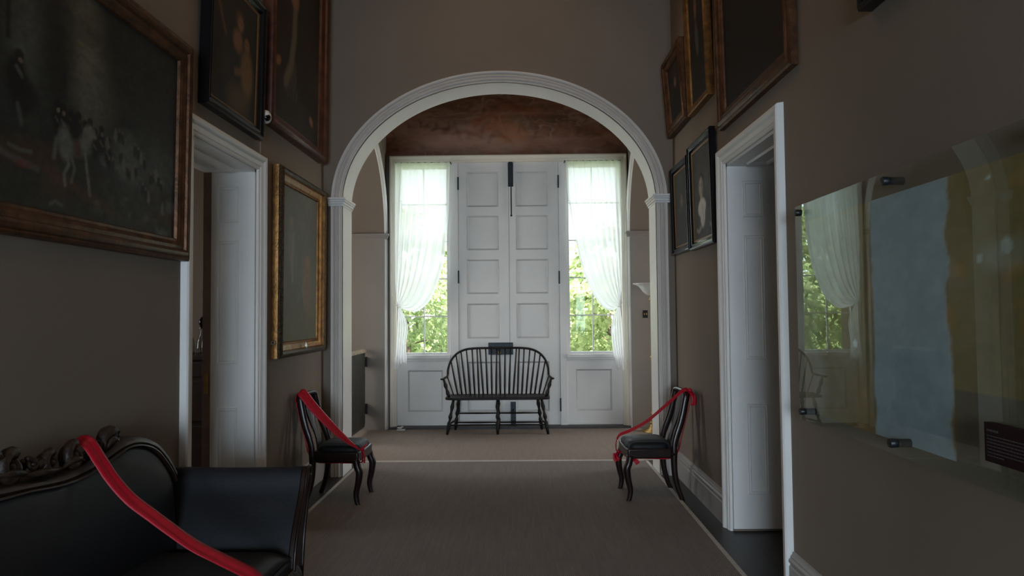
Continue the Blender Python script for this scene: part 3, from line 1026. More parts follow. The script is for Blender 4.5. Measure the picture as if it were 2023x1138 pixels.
# ------------------------------------------------------------------ rugs
def rug(name, x0, x1, y0, y1, m, label, sides, bw=0.026):
    t = 0.007
    o = MB().box(x0, x1, y0, y1, 0.0005, t).build(name, m)
    tag(o, label, 'rug')
    b = MB()
    if 'l' in sides:
        b.box(x0 - 0.002, x0 + bw, y0, y1, 0.0005, t + 0.002)
    if 'r' in sides:
        b.box(x1 - bw, x1 + 0.002, y0, y1, 0.0005, t + 0.002)
    if 'f' in sides:
        b.box(x0, x1, y1 - bw, y1 + 0.002, 0.0005, t + 0.002)
    if 'n' in sides:
        b.box(x0, x1, y0 - 0.002, y0 + bw, 0.0005, t + 0.002)
    bo = b.build('binding', M['tape'], o)
    bo['label'] = 'pale grey woven binding'
    return o
rug('hall_rug', -1.642, 1.256, -4.3, 6.955, M['sisal'], 'long brown sisal rug with pale binding running down the hall', 'lrf')
rug('vestibule_rug', -2.15, 1.80, 6.965, 8.85, M['sisal2'], 'brown sisal rug under the bench by the front door', 'lnr', 0.018)

# ------------------------------------------------------------------ curtains
def curtain(name, outer, inner, tail_o, tail_i, s, label):
    """outer/inner: (x,z) threads from rod to tie; tails spread below the tie"""
    nv, nu = 60, 72
    O = spline(outer, nv)
    I = spline(inner, nv)
    def up(u, v):
        j = min(int(round(v * (nv - 1))), nv - 1)
        uu = u ** (1.0 + 0.5 * v)
        x = O[j][0] * (1 - uu) + I[j][0] * uu
        z = O[j][1] * (1 - uu) + I[j][1] * uu
        g = math.sin(PI * min(1, v * 1.15)) * 0.6 + 0.4
        a = 0.013 * g
        y = 8.868 + a * math.sin(u * 2 * PI * 9 + 1.3 * math.sin(3 * v + u * 4)) + 0.5 * a * math.sin(u * 2 * PI * 17 + 2 * v) - 0.05 * math.sin(PI * u) * v * v
        x += 0.006 * math.sin(u * 2 * PI * 9 + 1.5)
        return (x, y, z)
    mb = MB().grid(nu, nv, up)
    TO = spline(tail_o, 30)
    TI = spline(tail_i, 30)
    def dn(u, v):
        j = min(int(round(v * 29)), 29)
        x = TO[j][0] * (1 - u) + TI[j][0] * u
        z = TO[j][1] * (1 - u) + TI[j][1] * u
        y = 8.868 + (0.004 + 0.02 * v) * math.sin(u * 2 * PI * 4.5 + 0.8 * v)
        return (x, y, z - 0.03 * v * math.sin(u * 7))
    mb.grid(40, 30, dn)
    o = mb.build(name, M['sheer'], smooth=True, recalc=False)
    return tag(o, label, 'curtain', 'sheer curtains')
cL = curtain('curtain', [(-1.652, 3.482), (-1.650, 2.6), (-1.635, 1.9), (-1.600, 1.60)],
        [(-0.925, 3.482), (-0.945, 2.82), (-0.993, 2.29), (-1.067, 1.96), (-1.188, 1.68), (-1.354, 1.535), (-1.50, 1.54), (-1.585, 1.592)],
        [(-1.602, 1.60), (-1.615, 1.35), (-1.63, 1.05), (-1.665, 0.80)], [(-1.575, 1.59), (-1.48, 1.36), (-1.50, 1.10), (-1.485, 0.86)], 1,
        'white sheer curtain tied back to the left at the left sidelight')
cR = curtain('curtain', [(1.300, 3.482), (1.305, 2.6), (1.300, 1.9), (1.270, 1.585)],
        [(0.590, 3.482), (0.617, 3.0), (0.678, 2.6), (0.772, 2.14), (0.893, 1.795), (1.054, 1.565), (1.18, 1.522), (1.255, 1.575)],
        [(1.272, 1.585), (1.305, 1.35), (1.318, 1.05), (1.325, 0.775)], [(1.245, 1.57), (1.165, 1.34), (1.180, 1.02), (1.245, 0.765)], -1,
        'white sheer curtain tied back to the right at the right sidelight')
def curtain_rod(x0, x1, label):
    o = MB().tube([(x0, 8.876, 3.482), (x1, 8.876, 3.482)], 0.005, 8)
    for x in (x0, x1):
        o.box(x - 0.006, x + 0.006, 8.872, YF - 0.01, 3.476, 3.488)
    tag(o.build('curtain_rod', M['blackmetal'], smooth='auto'), label, 'curtain rod', 'curtain rods')
curtain_rod(-1.63, -0.915, 'thin black rod carrying the left sheer curtain')
curtain_rod(0.585, 1.31, 'thin black rod carrying the right sheer curtain')
def tieback(x, z, xw, zw, label):
    pts = [(x + 0.028 * math.cos(a), 8.868 + 0.03 * math.sin(a), z + 0.012 * math.sin(a)) for a in [2 * PI * k / 16 for k in range(17)]]
    mb = MB().tube(pts, 0.004, 6)
    mb.tube([(x + (0.026 if xw > x else -0.026), 8.868, z), (xw, 8.895, zw)], 0.003, 6)
    tag(mb.build('curtain_tieback', M['cord'], smooth='auto'), label, 'tieback', 'curtain tiebacks')
tieback(-1.588, 1.597, -1.69, 1.72, 'thin cord tieback round the left curtain')
tieback(1.262, 1.580, 1.36, 1.72, 'thin cord tieback round the right curtain')

# small white metal stop on the floor under the left curtain
m = MB()
m.tube([(-1.575 + 0.026 * math.cos(a), 8.80 + 0.02 * math.sin(a), 0.04) for a in [2 * PI * k / 12 for k in range(13)]], 0.007, 8)
m.box(-1.61, -1.51, 8.78, 8.83, 0.007, 0.02)
m.tube([(-1.56, 8.81, 0.015), (-1.55, 8.81, 0.055), (-1.53, 8.80, 0.05)], 0.009, 8)
m.tube([(-1.575, 8.82, 0.02), (-1.575, 8.82, 0.045)], 0.008, 8)
tag(m.build('door_stop', M['plastic'], smooth='auto'), 'small white metal stop on the floor below the left curtain', 'door stop')

# ------------------------------------------------------------------ Windsor bench
def bench():
    r = empty('windsor_bench', (-0.305, 8.62, 0.007))
    tag(r, 'black Windsor settee with a bowed spindle back before the front door', 'bench')
    # seat: shaped plank
    def seat_pt(a, b):
        return a, b
    W, D = 0.65, 0.21
    out = []
    for k in range(40):
        t = 2 * PI * k / 40
        c, s = math.cos(t), math.sin(t)
        e = 0.28
        out.append((W * math.copysign(abs(c) ** e, c), D * math.copysign(abs(s) ** e, s)))
    MB().prism(out, 0.425, 0.455, lambda a, b, d: (a, b, d)).build('seat', M['bench'], r, bevel=0.008, smooth='auto')
    # continuous arm and back bow
    half = [(0.672, -0.15, 0.680), (0.668, -0.06, 0.684), (0.652, 0.06, 0.688), (0.645, 0.125, 0.71), (0.640, 0.165, 0.79), (0.605, 0.185, 0.89), (0.53, 0.198, 0.975), (0.43, 0.207, 1.022), (0.32, 0.21, 1.038), (0.16, 0.211, 1.042)]
    bow = half + [(0, 0.211, 1.042)] + [(-a, b, c) for a, b, c in half[::-1]]
    bp = spline(bow, 90)
    MB().tube(bp, 0.0145, 10).build('back_bow', M['bench'], r, smooth=True)
    for s in (-1, 1):
        MB().lathe([(0.01, -0.012), (0.024, -0.009), (0.027, 0), (0.024, 0.009), (0.01, 0.012)], 14, (s * 0.678, -0.165, 0.682)).build('arm_hand', M['bench'], r, smooth=True)
        p0, p1 = Vector((s * 0.60, -0.12, 0.45)), Vector((s * 0.668, -0.115, 0.675))
        rr = [0.014, 0.020, 0.026, 0.021, 0.014, 0.020, 0.026, 0.017, 0.015, 0.013]
        MB().tube([p0.lerp(p1, k / 9) for k in range(10)], rr, 10).build('arm_post', M['bench'], r, smooth=True)
        q0, q1 = Vector((s * 0.565, 0.10, 0.45)), Vector((s * 0.648, 0.10, 0.695))
        MB().tube([q0.lerp(q1, k / 5) for k in range(6)], 0.008, 8).build('arm_spindle', M['bench'], r, smooth=True)
    # twenty back spindles
    for k in range(20):
        f = (k - 9.5) / 9.5
        xb = f * 0.520
        xt = f * 0.605
        # height of the bow above xt
        best = min((q for q in bp if q[2] > 0.72), key=lambda q: abs(q[0] - xt))
        a, b = Vector((xb, 0.155, 0.45)), Vector(best)
        rad = [0.0095, 0.0125, 0.0125, 0.0105, 0.0085, 0.008]
        MB().tube([a.lerp(b, j / 5) for j in range(6)], rad, 8).build('spindle', M['bench'], r, smooth=True)
    # six turned legs
    def leg(x0, y0, x1, y1):
        a, b = Vector((x0, y0, 0.43)), Vector((x1, y1, 0.0))
        t = [0, .08, .16, .22, .28, .36, .44, .50, .54, .58, .62, .66, .70, .85, 1.0]
        rr = [.015, .017, .021, .026, .020, .014, .020, .026, .021, .014, .014, .024, .025, .021, .015]
        MB().tube([a.lerp(b, q) for q in t], rr, 12).build('leg', M['bench'], r, smooth=True)
        return a, b
    fl = [leg(-0.545, -0.12, -0.622, -0.165), leg(0, -0.12, 0, -0.165), leg(0.545, -0.12, 0.622, -0.165)]
    bk = [leg(-0.50, 0.12, -0.555, 0.185), leg(0, 0.12, 0, 0.185), leg(0.50, 0.12, 0.555, 0.185)]
    for i in range(3):
        a = fl[i][0].lerp(fl[i][1], 0.70)
        b = bk[i][0].lerp(bk[i][1], 0.70)
        MB().tube([a, a.lerp(b, 0.5), b], [0.009, 0.013, 0.009], 10).build('side_stretcher', M['bench'], r, smooth=True)
    for row, t in ((fl, 0.73), (bk, 0.50), (bk, 0.78)):
        for i in range(2):
            a = row[i][0].lerp(row[i][1], t)
            b = row[i + 1][0].lerp(row[i + 1][1], t)
            MB().tube([a, a.lerp(b, 0.5), b], [0.008, 0.011, 0.008], 10).build('stretcher', M['bench'], r, smooth=True)
bench()

# ------------------------------------------------------------------ chairs
def chair(loc, rz, label):
    r = empty('side_chair', loc, rz)
    tag(r, label, 'chair', 'mahogany side chairs')
    # local: front is +x
    prof = [(-0.160, 0.36), (-0.160, 0.44), (-0.182, 0.52), (-0.212, 0.60), (-0.236, 0.68), (-0.255, 0.76), (-0.268, 0.82)]
    pr_ = spline(prof, 24)
    # one continuous hoop: up one side, over, down the other
    def hw(z):
        t = max(0.0, min(1.0, (z - 0.37) / 0.47))
        return 0.200 - 0.035 * t
    left = [(x, -hw(z), z) for x, z in pr_]
    top = []
    zt = pr_[-1][1]
    w = hw(zt)
    for k in range(1, 16):
        a = PI * k / 16
        ca = math.cos(a)
        top.append((-0.268 - 0.012 * math.sin(a), -w * math.copysign(abs(ca) ** 0.6, ca), zt + 0.030 * math.sin(a) ** 0.6))
    hoop = left + top + [(x, -y, z) for x, y, z in left[::-1]]
    nh = len(hoop)
    hr = [0.0225 - 0.0065 * max(0.0, 1 - min(k, nh - 1 - k) / 9.0) for k in range(nh)]
    MB().tube(hoop, hr, 12, flat=(0.85, 1.3)).build('back_frame', M['mahogany'], r, smooth=True)
    # vase splat following the curve of the back
    wid = spline([(0.37, 0.045), (0.44, 0.05), (0.52, 0.032), (0.60, 0.045), (0.68, 0.075), (0.74, 0.085), (0.79, 0.070), (0.845, 0.085)], 30)
    full = pr_ + [(-0.276, 0.845)]
    def xz(z):
        for (x0, z0), (x1, z1) in zip(full[:-1], full[1:]):
            if z0 <= z <= z1:
                return x0 + (x1 - x0) * (z - z0) / max(z1 - z0, 1e-6)
        return full[-1][0]
    def sp(u, v):
        z, hwid = wid[min(int(round(v * 29)), 29)]
        y = (u - 0.5) * 2 * hwid
        return (xz(z) - 0.01 + 0.05 * (y / 0.2) ** 2, y, z)
    MB().grid(9, 30, sp).build('splat', M['mahogany'], r, smooth=True, solid=0.012)
    # seat rails
    y0, y1 = 0.205, 0.185
    o = [(0.215, -y0), (0.225, -y0 * 0.5), (0.228, 0), (0.225, y0 * 0.5), (0.215, y0), (-0.160, y1), (-0.170, 0), (-0.160, -y1)]
    MB().prism(o, 0.335, 0.415, lambda a, b, d: (a, b, d)).build('seat_rail', M['mahogany'], r, bevel=0.012, bseg=3, smooth='auto')
    # stuffed pad
    def pad(u, v):
        a = 2 * PI * u
        e = 0.42
        c, s = math.cos(a), math.sin(a)
        sx, sy = math.copysign(abs(c) ** e, c), math.copysign(abs(s) ** e, s)
        q = [1.0, 1.02, 1.01, 0.95, 0.82, 0.6, 0.3, 0.001]
        zz = [0.405, 0.42, 0.438, 0.455, 0.467, 0.475, 0.479, 0.480]
        j = min(int(round(v * 7)), 7)
        return (0.036 + 0.178 * sx * q[j], 0.188 * sy * q[j], zz[j])
    MB().grid(40, 8, pad, closed_u=True).build('seat_pad', M['stripe'], r, smooth=True)
    for s in (-1, 1):
        # sabre front leg
        p = spline([(0.192, s * 0.188, 0.36), (0.205, s * 0.19, 0.30), (0.222, s * 0.192, 0.255), (0.212, s * 0.192, 0.17), (0.196, s * 0.192, 0.09), (0.206, s * 0.193, 0.025), (0.218, s * 0.194, 0.0)], 22)
        rr = [0.029 - 0.010 * (k / 21) + 0.004 * math.exp(-((k - 7) / 4) ** 2) for k in range(22)]
        MB().tube(p, rr, 12).build('leg', M['mahogany'], r, smooth=True)
        p = spline([(-0.158, s * 0.185, 0.40), (-0.156, s * 0.186, 0.30), (-0.162, s * 0.187, 0.20), (-0.184, s * 0.188, 0.10), (-0.220, s * 0.190, 0.0)], 20)
        rr = [0.028 - 0.008 * (k / 19) for k in range(20)]
        MB().tube(p, rr, 12).build('leg', M['mahogany'], r, smooth=True)
    return r
CH1 = chair((-1.497, 5.605, 0.0), math.radians(-3), 'mahogany side chair by the left wall, seat strapped with red ribbon')
CH2 = chair((1.040, 5.672, 0.0), math.radians(180 + 2), 'mahogany side chair by the right wall, red ribbon tied in a bow')

# ------------------------------------------------------------------ ribbons
def ribbon_mesh(mb, pts, width, across, n=40, fold=0.004, taper=None):
    P = spline(pts, n)
    A = Vector(across).normalized()
    m = 7
    rows = []
    for i, p in enumerate(P):
        p = Vector(p)
        t = (Vector(P[min(i + 1, n - 1)]) - Vector(P[max(i - 1, 0)])).normalized()
        a = (A - t * A.dot(t)).normalized()
        nn = a.cross(t)
        w = width * (taper(i / (n - 1)) if taper else 1)
        rows.append([p + a * (k / (m - 1) - 0.5) * w + nn * fold * math.sin(k * 1.9 + i * 0.08) for k in range(m)])
    vs = [q for r in rows for q in r]
    fs = [(i * m + k, i * m + k + 1, (i + 1) * m + k + 1, (i + 1) * m + k) for i in range(n - 1) for k in range(m - 1)]
    mb.add(vs, fs)
def local(r, p):
    return r.matrix_basis @ Vector(p)
def wpts(r, pts):
    return [tuple(local(r, p)) for p in pts]
# left chair: over the top rail, down to a knot at the near front corner, and round under the seat
mb = MB()
ribbon_mesh(mb, wpts(CH1, [(-0.305, -0.135, 0.80), (-0.292, -0.135, 0.865), (-0.255, -0.14, 0.872), (-0.155, -0.150, 0.757), (0.00, -0.165, 0.605), (0.12, -0.18, 0.505), (0.215, -0.19, 0.44)]), 0.085, (0.25, 1, 0.45), 44, 0.006,
            lambda t: 0.55 + 0.75 * math.sin(PI * min(1, t * 1.05)) ** 0.8 - 0.2 * t)
ribbon_mesh(mb, wpts(CH1, [(0.215, -0.19, 0.44), (0.243, -0.188, 0.42), (0.246, -0.185, 0.36), (0.225, -0.17, 0.328), (0.05, -0.17, 0.327), (-0.14, -0.15, 0.330), (-0.205, -0.14, 0.40), (-0.235, -0.138, 0.52), (-0.278, -0.135, 0.68), (-0.305, -0.135, 0.80)]), 0.035, (0, 1, 0), 60, 0.003)
ribbon_mesh(mb, wpts(CH1, [(0.235, -0.19, 0.435), (0.252, -0.15, 0.452), (0.256, -0.10, 0.458), (0.25, -0.07, 0.462)]), 0.03, (0, 0, 1), 14, 0.004)
ribbon_mesh(mb, wpts(CH1, [(0.25, -0.185, 0.43), (0.262, -0.187, 0.38), (0.263, -0.188, 0.33)]), 0.028, (0, 1, 0), 14, 0.004)
mb.lathe([(0.004, -0.016), (0.015, -0.008), (0.017, 0), (0.015, 0.008), (0.004, 0.016)], 12, local(CH1, (0.245, -0.187, 0.437)))
tag(mb.build('ribbon', M['ribbon'], smooth=True, recalc=False, solid=0.0012), 'red ribbon slung across the chair by the left wall', 'ribbon', 'red barrier ribbons')
# right chair
mb = MB()
ribbon_mesh(mb, wpts(CH2, [(-0.298, 0.150, 0.852), (-0.270, 0.152, 0.874), (-0.22, 0.14, 0.840), (-0.10, 0.09, 0.72), (0.02, 0.02, 0.60), (0.14, -0.07, 0.512), (0.215, -0.125, 0.470), (0.240, -0.140, 0.43)]), 0.042, (0, 1, 0.9), 44, 0.004, lambda t: 1.15 - 0.6 * t)
ribbon_mesh(mb, wpts(CH2, [(0.240, -0.140, 0.43), (0.250, -0.145, 0.38), (0.240, -0.14, 0.335), (0.18, -0.05, 0.329), (0.10, 0.10, 0.328), (-0.14, 0.15, 0.330), (-0.205, 0.15, 0.40), (-0.235, 0.152, 0.52), (-0.278, 0.152, 0.68), (-0.306, 0.152, 0.80), (-0.298, 0.150, 0.852)]), 0.028, (0, 1, 0.2), 66, 0.003)
ribbon_mesh(mb, wpts(CH2, [(-0.298, 0.152, 0.862), (-0.322, 0.172, 0.84), (-0.340, 0.185, 0.80), (-0.338, 0.188, 0.755)]), 0.045, (0.3, 1, 0), 16, 0.006)
ribbon_mesh(mb, wpts(CH2, [(-0.298, 0.155, 0.860), (-0.315, 0.19, 0.83), (-0.320, 0.20, 0.79), (-0.312, 0.196, 0.75)]), 0.035, (1, 0.3, 0), 16, 0.006)
ribbon_mesh(mb, wpts(CH2, [(0.17, 0.185, 0.332), (0.15, 0.20, 0.32), (0.135, 0.205, 0.298)]), 0.035, (1, 0, 0.3), 10, 0.004)
ribbon_mesh(mb, wpts(CH2, [(0.235, -0.10, 0.335), (0.25, -0.13, 0.31), (0.262, -0.10, 0.285), (0.250, -0.05, 0.27)]), 0.05, (1, 0.2, 0.6), 14, 0.006)
mb.lathe([(0.004, -0.018), (0.014, -0.010), (0.017, 0), (0.014, 0.010), (0.004, 0.018)], 12, local(CH2, (-0.300, 0.155, 0.866)))
tag(mb.build('ribbon', M['ribbon'], smooth=True, recalc=False, solid=0.0012), 'red ribbon tied in a bow on the chair by the right wall', 'ribbon', 'red barrier ribbons')
# sofa
mb = MB()
ribbon_mesh(mb, [(-1.772, 2.66, 0.90), (-1.76, 2.658, 1.002), (-1.70, 2.658, 1.016), (-1.652, 2.666, 0.945), (-1.605, 2.676, 0.866), (-1.54, 2.69, 0.783), (-1.46, 2.696, 0.719), (-1.38, 2.697, 0.66), (-1.29, 2.698, 0.598), (-1.2, 2.699, 0.552), (-1.11, 2.69, 0.513), (-1.05, 2.689, 0.480), (-1.025, 2.69, 0.43), (-1.03, 2.69, 0.27)], 0.068, (0, 1, 0.35), 64, 0.003)
tag(mb.build('ribbon', M['ribbon'], smooth=True, recalc=False, solid=0.0012), 'long red ribbon slung from crest to seat of the black sofa', 'ribbon', 'red barrier ribbons')

# ------------------------------------------------------------------ sofa
def sofa():
    yc = 2.15
    r = empty('sofa', (-1.44, yc, 0))
    tag(r, 'black horsehair sofa with a carved crest rail against the left wall', 'sofa')
    X = lambda x: x + 1.44
    half_top = [(1.182, 0.766), (1.118, 0.833), (1.031, 0.907), (0.94, 0.949), (0.846, 0.975), (0.76, 0.980), (0.679, 0.974), (0.505, 0.944), (0.351, 0.932), (0.19, 0.944), (0.069, 0.962), (0.0, 0.97)]
    half_low = [(1.150, 0.700), (1.095, 0.773), (0.99, 0.868), (0.90, 0.915), (0.811, 0.936), (0.74, 0.938), (0.678, 0.926), (0.503, 0.890), (0.348, 0.884), (0.163, 0.905), (0.044, 0.912), (0.0, 0.916)]
    # crest rail: moulded band between the two curves
    def rail_path(h):
        f = [(a, b) for a, b in h]
        g = [(-a, b) for a, b in h[::-1]][1:]
        return spline(f + g, 120)
    T, Lw = rail_path(half_top), rail_path(half_low)
    sec = [(0.0, -1.765), (0.0, -1.705), (0.15, -1.690), (0.35, -1.676), (0.6, -1.672), (0.78, -1.680), (0.82, -1.668), (0.95, -1.664), (1.0, -1.675), (1.0, -1.765)]
    vs = []
    for (a, zt), (b, zl) in zip(T, Lw):
        for q, x in sec:
            vs.append((X(x), a * (1 - q) + b * q, zt * (1 - q) + zl * q))
    k = len(sec)
    fs = [(i * k + j, i * k + (j + 1) % k, (i + 1) * k + (j + 1) % k, (i + 1) * k + j) for i in range(len(T) - 1) for j in range(k)]
    fs += [tuple(range(k)), tuple((len(T) - 1) * k + j for j in range(k))]
    MB().add(vs, fs).build('crest_rail', M['walnut'], r, smooth='auto')
    # carved scrolls and leaves along the rail
    def scroll(mb, y, z, rad, turn, sgn):
        pts = []
        rr = []
        for i in range(26):
            t = i / 25
            a = turn + sgn * 2 * PI * 1.35 * t
            q = rad * (1 - 0.80 * t)
            pts.append((X(-1.705 + 0.018 * math.sin(t * 4)), y + q * math.cos(a), z + q * math.sin(a)))
            rr.append(rad * (0.44 - 0.20 * t))
        mb.tube(pts, rr, 8)
        mb.lathe([(rad * 0.9, -0.012), (rad * 0.9, -0.002)], 16, (X(-1.715), y, z), axis=(1, 0, 0))
        mb.lathe([(0.002, -0.012), (rad * 0.30, -0.006), (rad * 0.34, 0), (rad * 0.30, 0.006), (0.002, 0.012)], 10, (X(-1.69), y, z), axis=(1, 0, 0))
    def leaf(mb, pts, w):
        P = spline([(X(x), y, z) for x, y, z in pts], 14)
        rr = [max(0.005, 1.35 * w * math.sin(PI * (0.12 + 0.83 * i / 13))) for i in range(14)]
        mb.tube(P, rr, 8, flat=(1, 0.7))
        mb.tube([(x + w * 0.6, y, z) for x, y, z in P], [0.35 * q for q in rr], 6)
    for s in (1, -1):
        Y = lambda y: s * (y - yc)
        mb = MB()
        scroll(mb, Y(2.845), 1.000, 0.024, 0.3, s)
        leaf(mb, [(-1.70, Y(2.86), 1.018), (-1.70, Y(2.81), 1.030), (-1.70, Y(2.765), 1.010), (-1.69, Y(2.735), 0.965)], 0.024)
        leaf(mb, [(-1.69, Y(2.84), 0.985), (-1.685, Y(2.79), 0.995), (-1.69, Y(2.75), 0.955)], 0.016)
        scroll(mb, Y(2.722), 0.986, 0.018, 2.6, -s)
        leaf(mb, [(-1.70, Y(2.745), 0.968), (-1.70, Y(2.68), 0.960), (-1.70, Y(2.60), 0.960)], 0.010)
        scroll(mb, Y(2.575), 0.975, 0.046, 1.2, s)
        leaf(mb, [(-1.69, Y(2.62), 0.95), (-1.68, Y(2.56), 0.965), (-1.69, Y(2.50), 0.945)], 0.014)
        scroll(mb, Y(2.447), 0.976, 0.040, 1.0, s)
        leaf(mb, [(-1.70, Y(2.43), 1.000), (-1.70, Y(2.39), 0.985), (-1.70, Y(2.35), 0.995)], 0.018)
        scroll(mb, Y(2.35), 0.992, 0.022, 2.0, -s)
        leaf(mb, [(-1.69, Y(2.50), 0.945), (-1.685, Y(2.40), 0.955), (-1.69, Y(2.30), 0.965)], 0.015)
        scroll(mb, Y(2.255), 1.000, 0.052, 1.0, s)
        leaf(mb, [(-1.69, Y(2.32), 0.97), (-1.68, Y(2.24), 0.985), (-1.69, Y(2.17), 0.99)], 0.016)
        leaf(mb, [(-1.70, Y(2.22), 1.04), (-1.70, Y(2.18), 1.06), (-1.70, Y(2.15), 1.075)], 0.020)
        cv = mb.build('carving', M['carve'], r, smooth=True)
        cv['label'] = 'scrolls and leaves carved along the crest'
    # upholstered back
    def bk(u, v):
        i = min(int(round(u * 119)), 119)
        y, zt = Lw[i]
        z = 0.33 + (zt + 0.01 - 0.33) * v
        y2 = y * (1.0 if abs(y) < 1.1 else 1.0)
        bul = 0.035 * math.sin(PI * min(1, max(0, v))) ** 0.7 + 0.035 * (1 - v)
        edge = 1 - abs(2 * u - 1) ** 12
        return (X(-1.692 + bul * edge), y2, z)
    b1 = MB().grid(120, 18, bk)
    b1.build('back', M['horsehair'], r, smooth=True, solid=0.01)
    MB().box(X(-1.775), X(-1.715), -1.15, 1.15, 0.22, 0.72).build('back_panel', M['carve'], r)
    # seat
    def st(u, v):
        y = (u - 0.5) * 2 * 1.13
        x = -1.70 + (0.60) * v
        e = (1 - abs(2 * u - 1) ** 10) * (1 - max(0, (v - 0.86) / 0.14) ** 2.2 * 0.75)
        return (X(x + 0.02 * math.sin(PI * u)), y, 0.345 + 0.095 * e)
    sm = MB().grid(60, 26, st)
    sm.build('seat', M['horsehair'], r, smooth=True, solid=0.006)
    MB().box(X(-1.72), X(-1.10), -1.14, 1.14, 0.20, 0.352).build('seat_frame', M['horsehair'], r, bevel=0.02)
    fr = MB()
    fr.sweep([(-1.16, 0.17), (1.16, 0.17)], [(0, 0), (0, 0.03), (0.02, 0.045), (0.06, 0.05), (0.10, 0.04), (0.13, 0.02), (0.13, 0)], lambda a, b, v: (X(-1.105 + v), a, b))
    fr.build('front_rail', M['carve'], r, smooth='auto')
    # scrolled arms
    for s in (1, -1):
        prof = [(1.10, 0.22), (1.118, 0.36), (1.165, 0.47), (1.225, 0.56), (1.268, 0.63), (1.292, 0.69), (1.312, 0.722), (1.335, 0.732), (1.358, 0.722), (1.368, 0.69), (1.355, 0.66), (1.33, 0.62), (1.29, 0.52), (1.25, 0.40), (1.22, 0.22)]
        pp = [(s * (a), b) for a, b in spline(prof, 44)]
        n = len(pp)
        mb = MB()
        nx = 14
        vs = []
        for i in range(nx):
            t = i / (nx - 1)
            x = -1.76 + 0.645 * t
            for a, b in pp:
                vs.append((X(x), a, b - 0.006 * math.sin(PI * t) * (b > 0.6)))
        fs = [(i * n + k, i * n + (k + 1) % n, (i + 1) * n + (k + 1) % n, (i + 1) * n + k) for i in range(nx - 1) for k in range(n)]
        fs += [tuple(range(n)), tuple((nx - 1) * n + k for k in range(n))]
        mb.add(vs, fs)
        mb.build('arm', M['horsehair'], r, smooth='auto')
        # front facing of the arm: mahogany board with a raised rim
        fm = MB()
        fm.prism(pp, X(-1.116), X(-1.085), lambda a, b, d: (d, a, b))
        post = fm.build('arm_facing', M['mahogany'], r, bevel=0.006, smooth='auto')
        rim = MB().tube([(X(-1.084), a, b) for a, b in pp], 0.008, 8)
        rim.build('arm_rim', M['mahogany'], post, smooth=True)
        for xx in (-1.70, -1.15):
            MB().lathe([(0.02, 0), (0.028, 0.02), (0.024, 0.05), (0.036, 0.10), (0.045, 0.16), (0.045, 0.21)], 16, (X(xx), s * 1.14, 0.0)).build('leg', M['carve'], r, smooth=True)
sofa()

# ------------------------------------------------------------------ pictures
FRAMES = {
    'wide': [(0, 0), (0, 0.030), (0.012, 0.040), (0.022, 0.034), (0.030, 0.044), (0.045, 0.050), (0.058, 0.044), (0.064, 0.030), (0.080, 0.036), (0.094, 0.030), (0.104, 0.018), (0.116, 0.020), (0.122, 0.010), (0.122, 0)],
    'black': [(0, 0), (0, 0.034), (0.010, 0.044), (0.020, 0.044), (0.026, 0.034), (0.040, 0.030), (0.048, 0.036), (0.058, 0.032), (0.066, 0.016), (0.074, 0.018), (0.080, 0.008), (0.080, 0)],
    'deep': [(0, 0), (0, 0.040), (0.012, 0.058), (0.030, 0.066), (0.048, 0.058), (0.056, 0.040), (0.074, 0.036), (0.090, 0.030), (0.100, 0.016), (0.110, 0.018), (0.116, 0.008), (0.116, 0)],
    'slim': [(0, 0), (0, 0.030), (0.008, 0.036), (0.040, 0.030), (0.052, 0.020), (0.062, 0.018), (0.066, 0.008), (0.066, 0)],
}
def picture(name, wall, ya, yb, z0, z1, off0, off1, prof, fm, paint, label, scale=1.0, liner=None, group=None, back=0.02, band=None):
    """wall -1/+1; hangs between ya<yb and z0<z1; off0/off1: FRONT of frame from the wall at bottom/top (it leans forward)"""
    xw = XL if wall < 0 else XR
    s = 1 if wall < 0 else -1        # into the room
    P = [(u * scale, v * scale) for u, v in FRAMES[prof]]
    dep = max(v for u, v in P)
    h = z1 - z0
    r = empty(name, (xw, (ya + yb) / 2, z0))
    tag(r, label, 'painting', group)
    def base(b):
        return (off0 + (off1 - off0) * b / h)
    def mp(a, b, v):
        return (s * (base(b) - dep + v), a, b)
    w2 = (yb - ya) / 2
    fp = [(-w2, 0), (w2, 0), (w2, h), (-w2, h)]
    mb = MB().sweep(fp, P, mp, closed=True)
    # backing box so that the frame has real sides down to the wall side
    thick = min(back, off0 - dep + 0.001)
    if thick > 0.002:
        bp = [mp(a, b, v) for v in (0.0, -thick) for a, b in ((-w2, 0), (w2, 0), (w2, h), (-w2, h))]
        mb.add(bp, [(7, 6, 5, 4), (0, 4, 5, 1), (1, 5, 6, 2), (2, 6, 7, 3), (3, 7, 4, 0)])
    mb.build('frame', fm, r, smooth='auto')
    if band is not None:
        q0, q1, bm_ = band
        bp = [(u, v + 0.002) for u, v in P[q0:q1 + 1]]
        bo_ = MB().sweep(fp, [(bp[0][0], bp[0][1] - 0.006)] + bp + [(bp[-1][0], bp[-1][1] - 0.006)], mp, closed=True).build('carved_band', bm_, r, smooth='auto')
        bo_['label'] = 'dark carved outer band'
    iw = P[-1][0]
    if liner is not None:
        lp = [(iw - 0.004, 0), (iw - 0.004, 0.012), (iw + 0.010, 0.008), (iw + 0.014, 0.001)]
        MB().sweep(fp, lp, mp, closed=True).build('liner', liner, r, smooth='auto')
    # canvas; u runs left to right as seen from the room
    a0, a1 = (-w2 + iw - 0.003, w2 - iw + 0.003)
    b0, b1 = iw - 0.003, h - iw + 0.003
    if wall > 0:
        a0, a1 = a1, a0
    pa = paint((abs(a1 - a0)) / (b1 - b0))
    pa.mesh('canvas', M['oil'], lambda u, v: mp(a0 + (a1 - a0) * u, b0 + (b1 - b0) * v, 0.003), r)
    return r

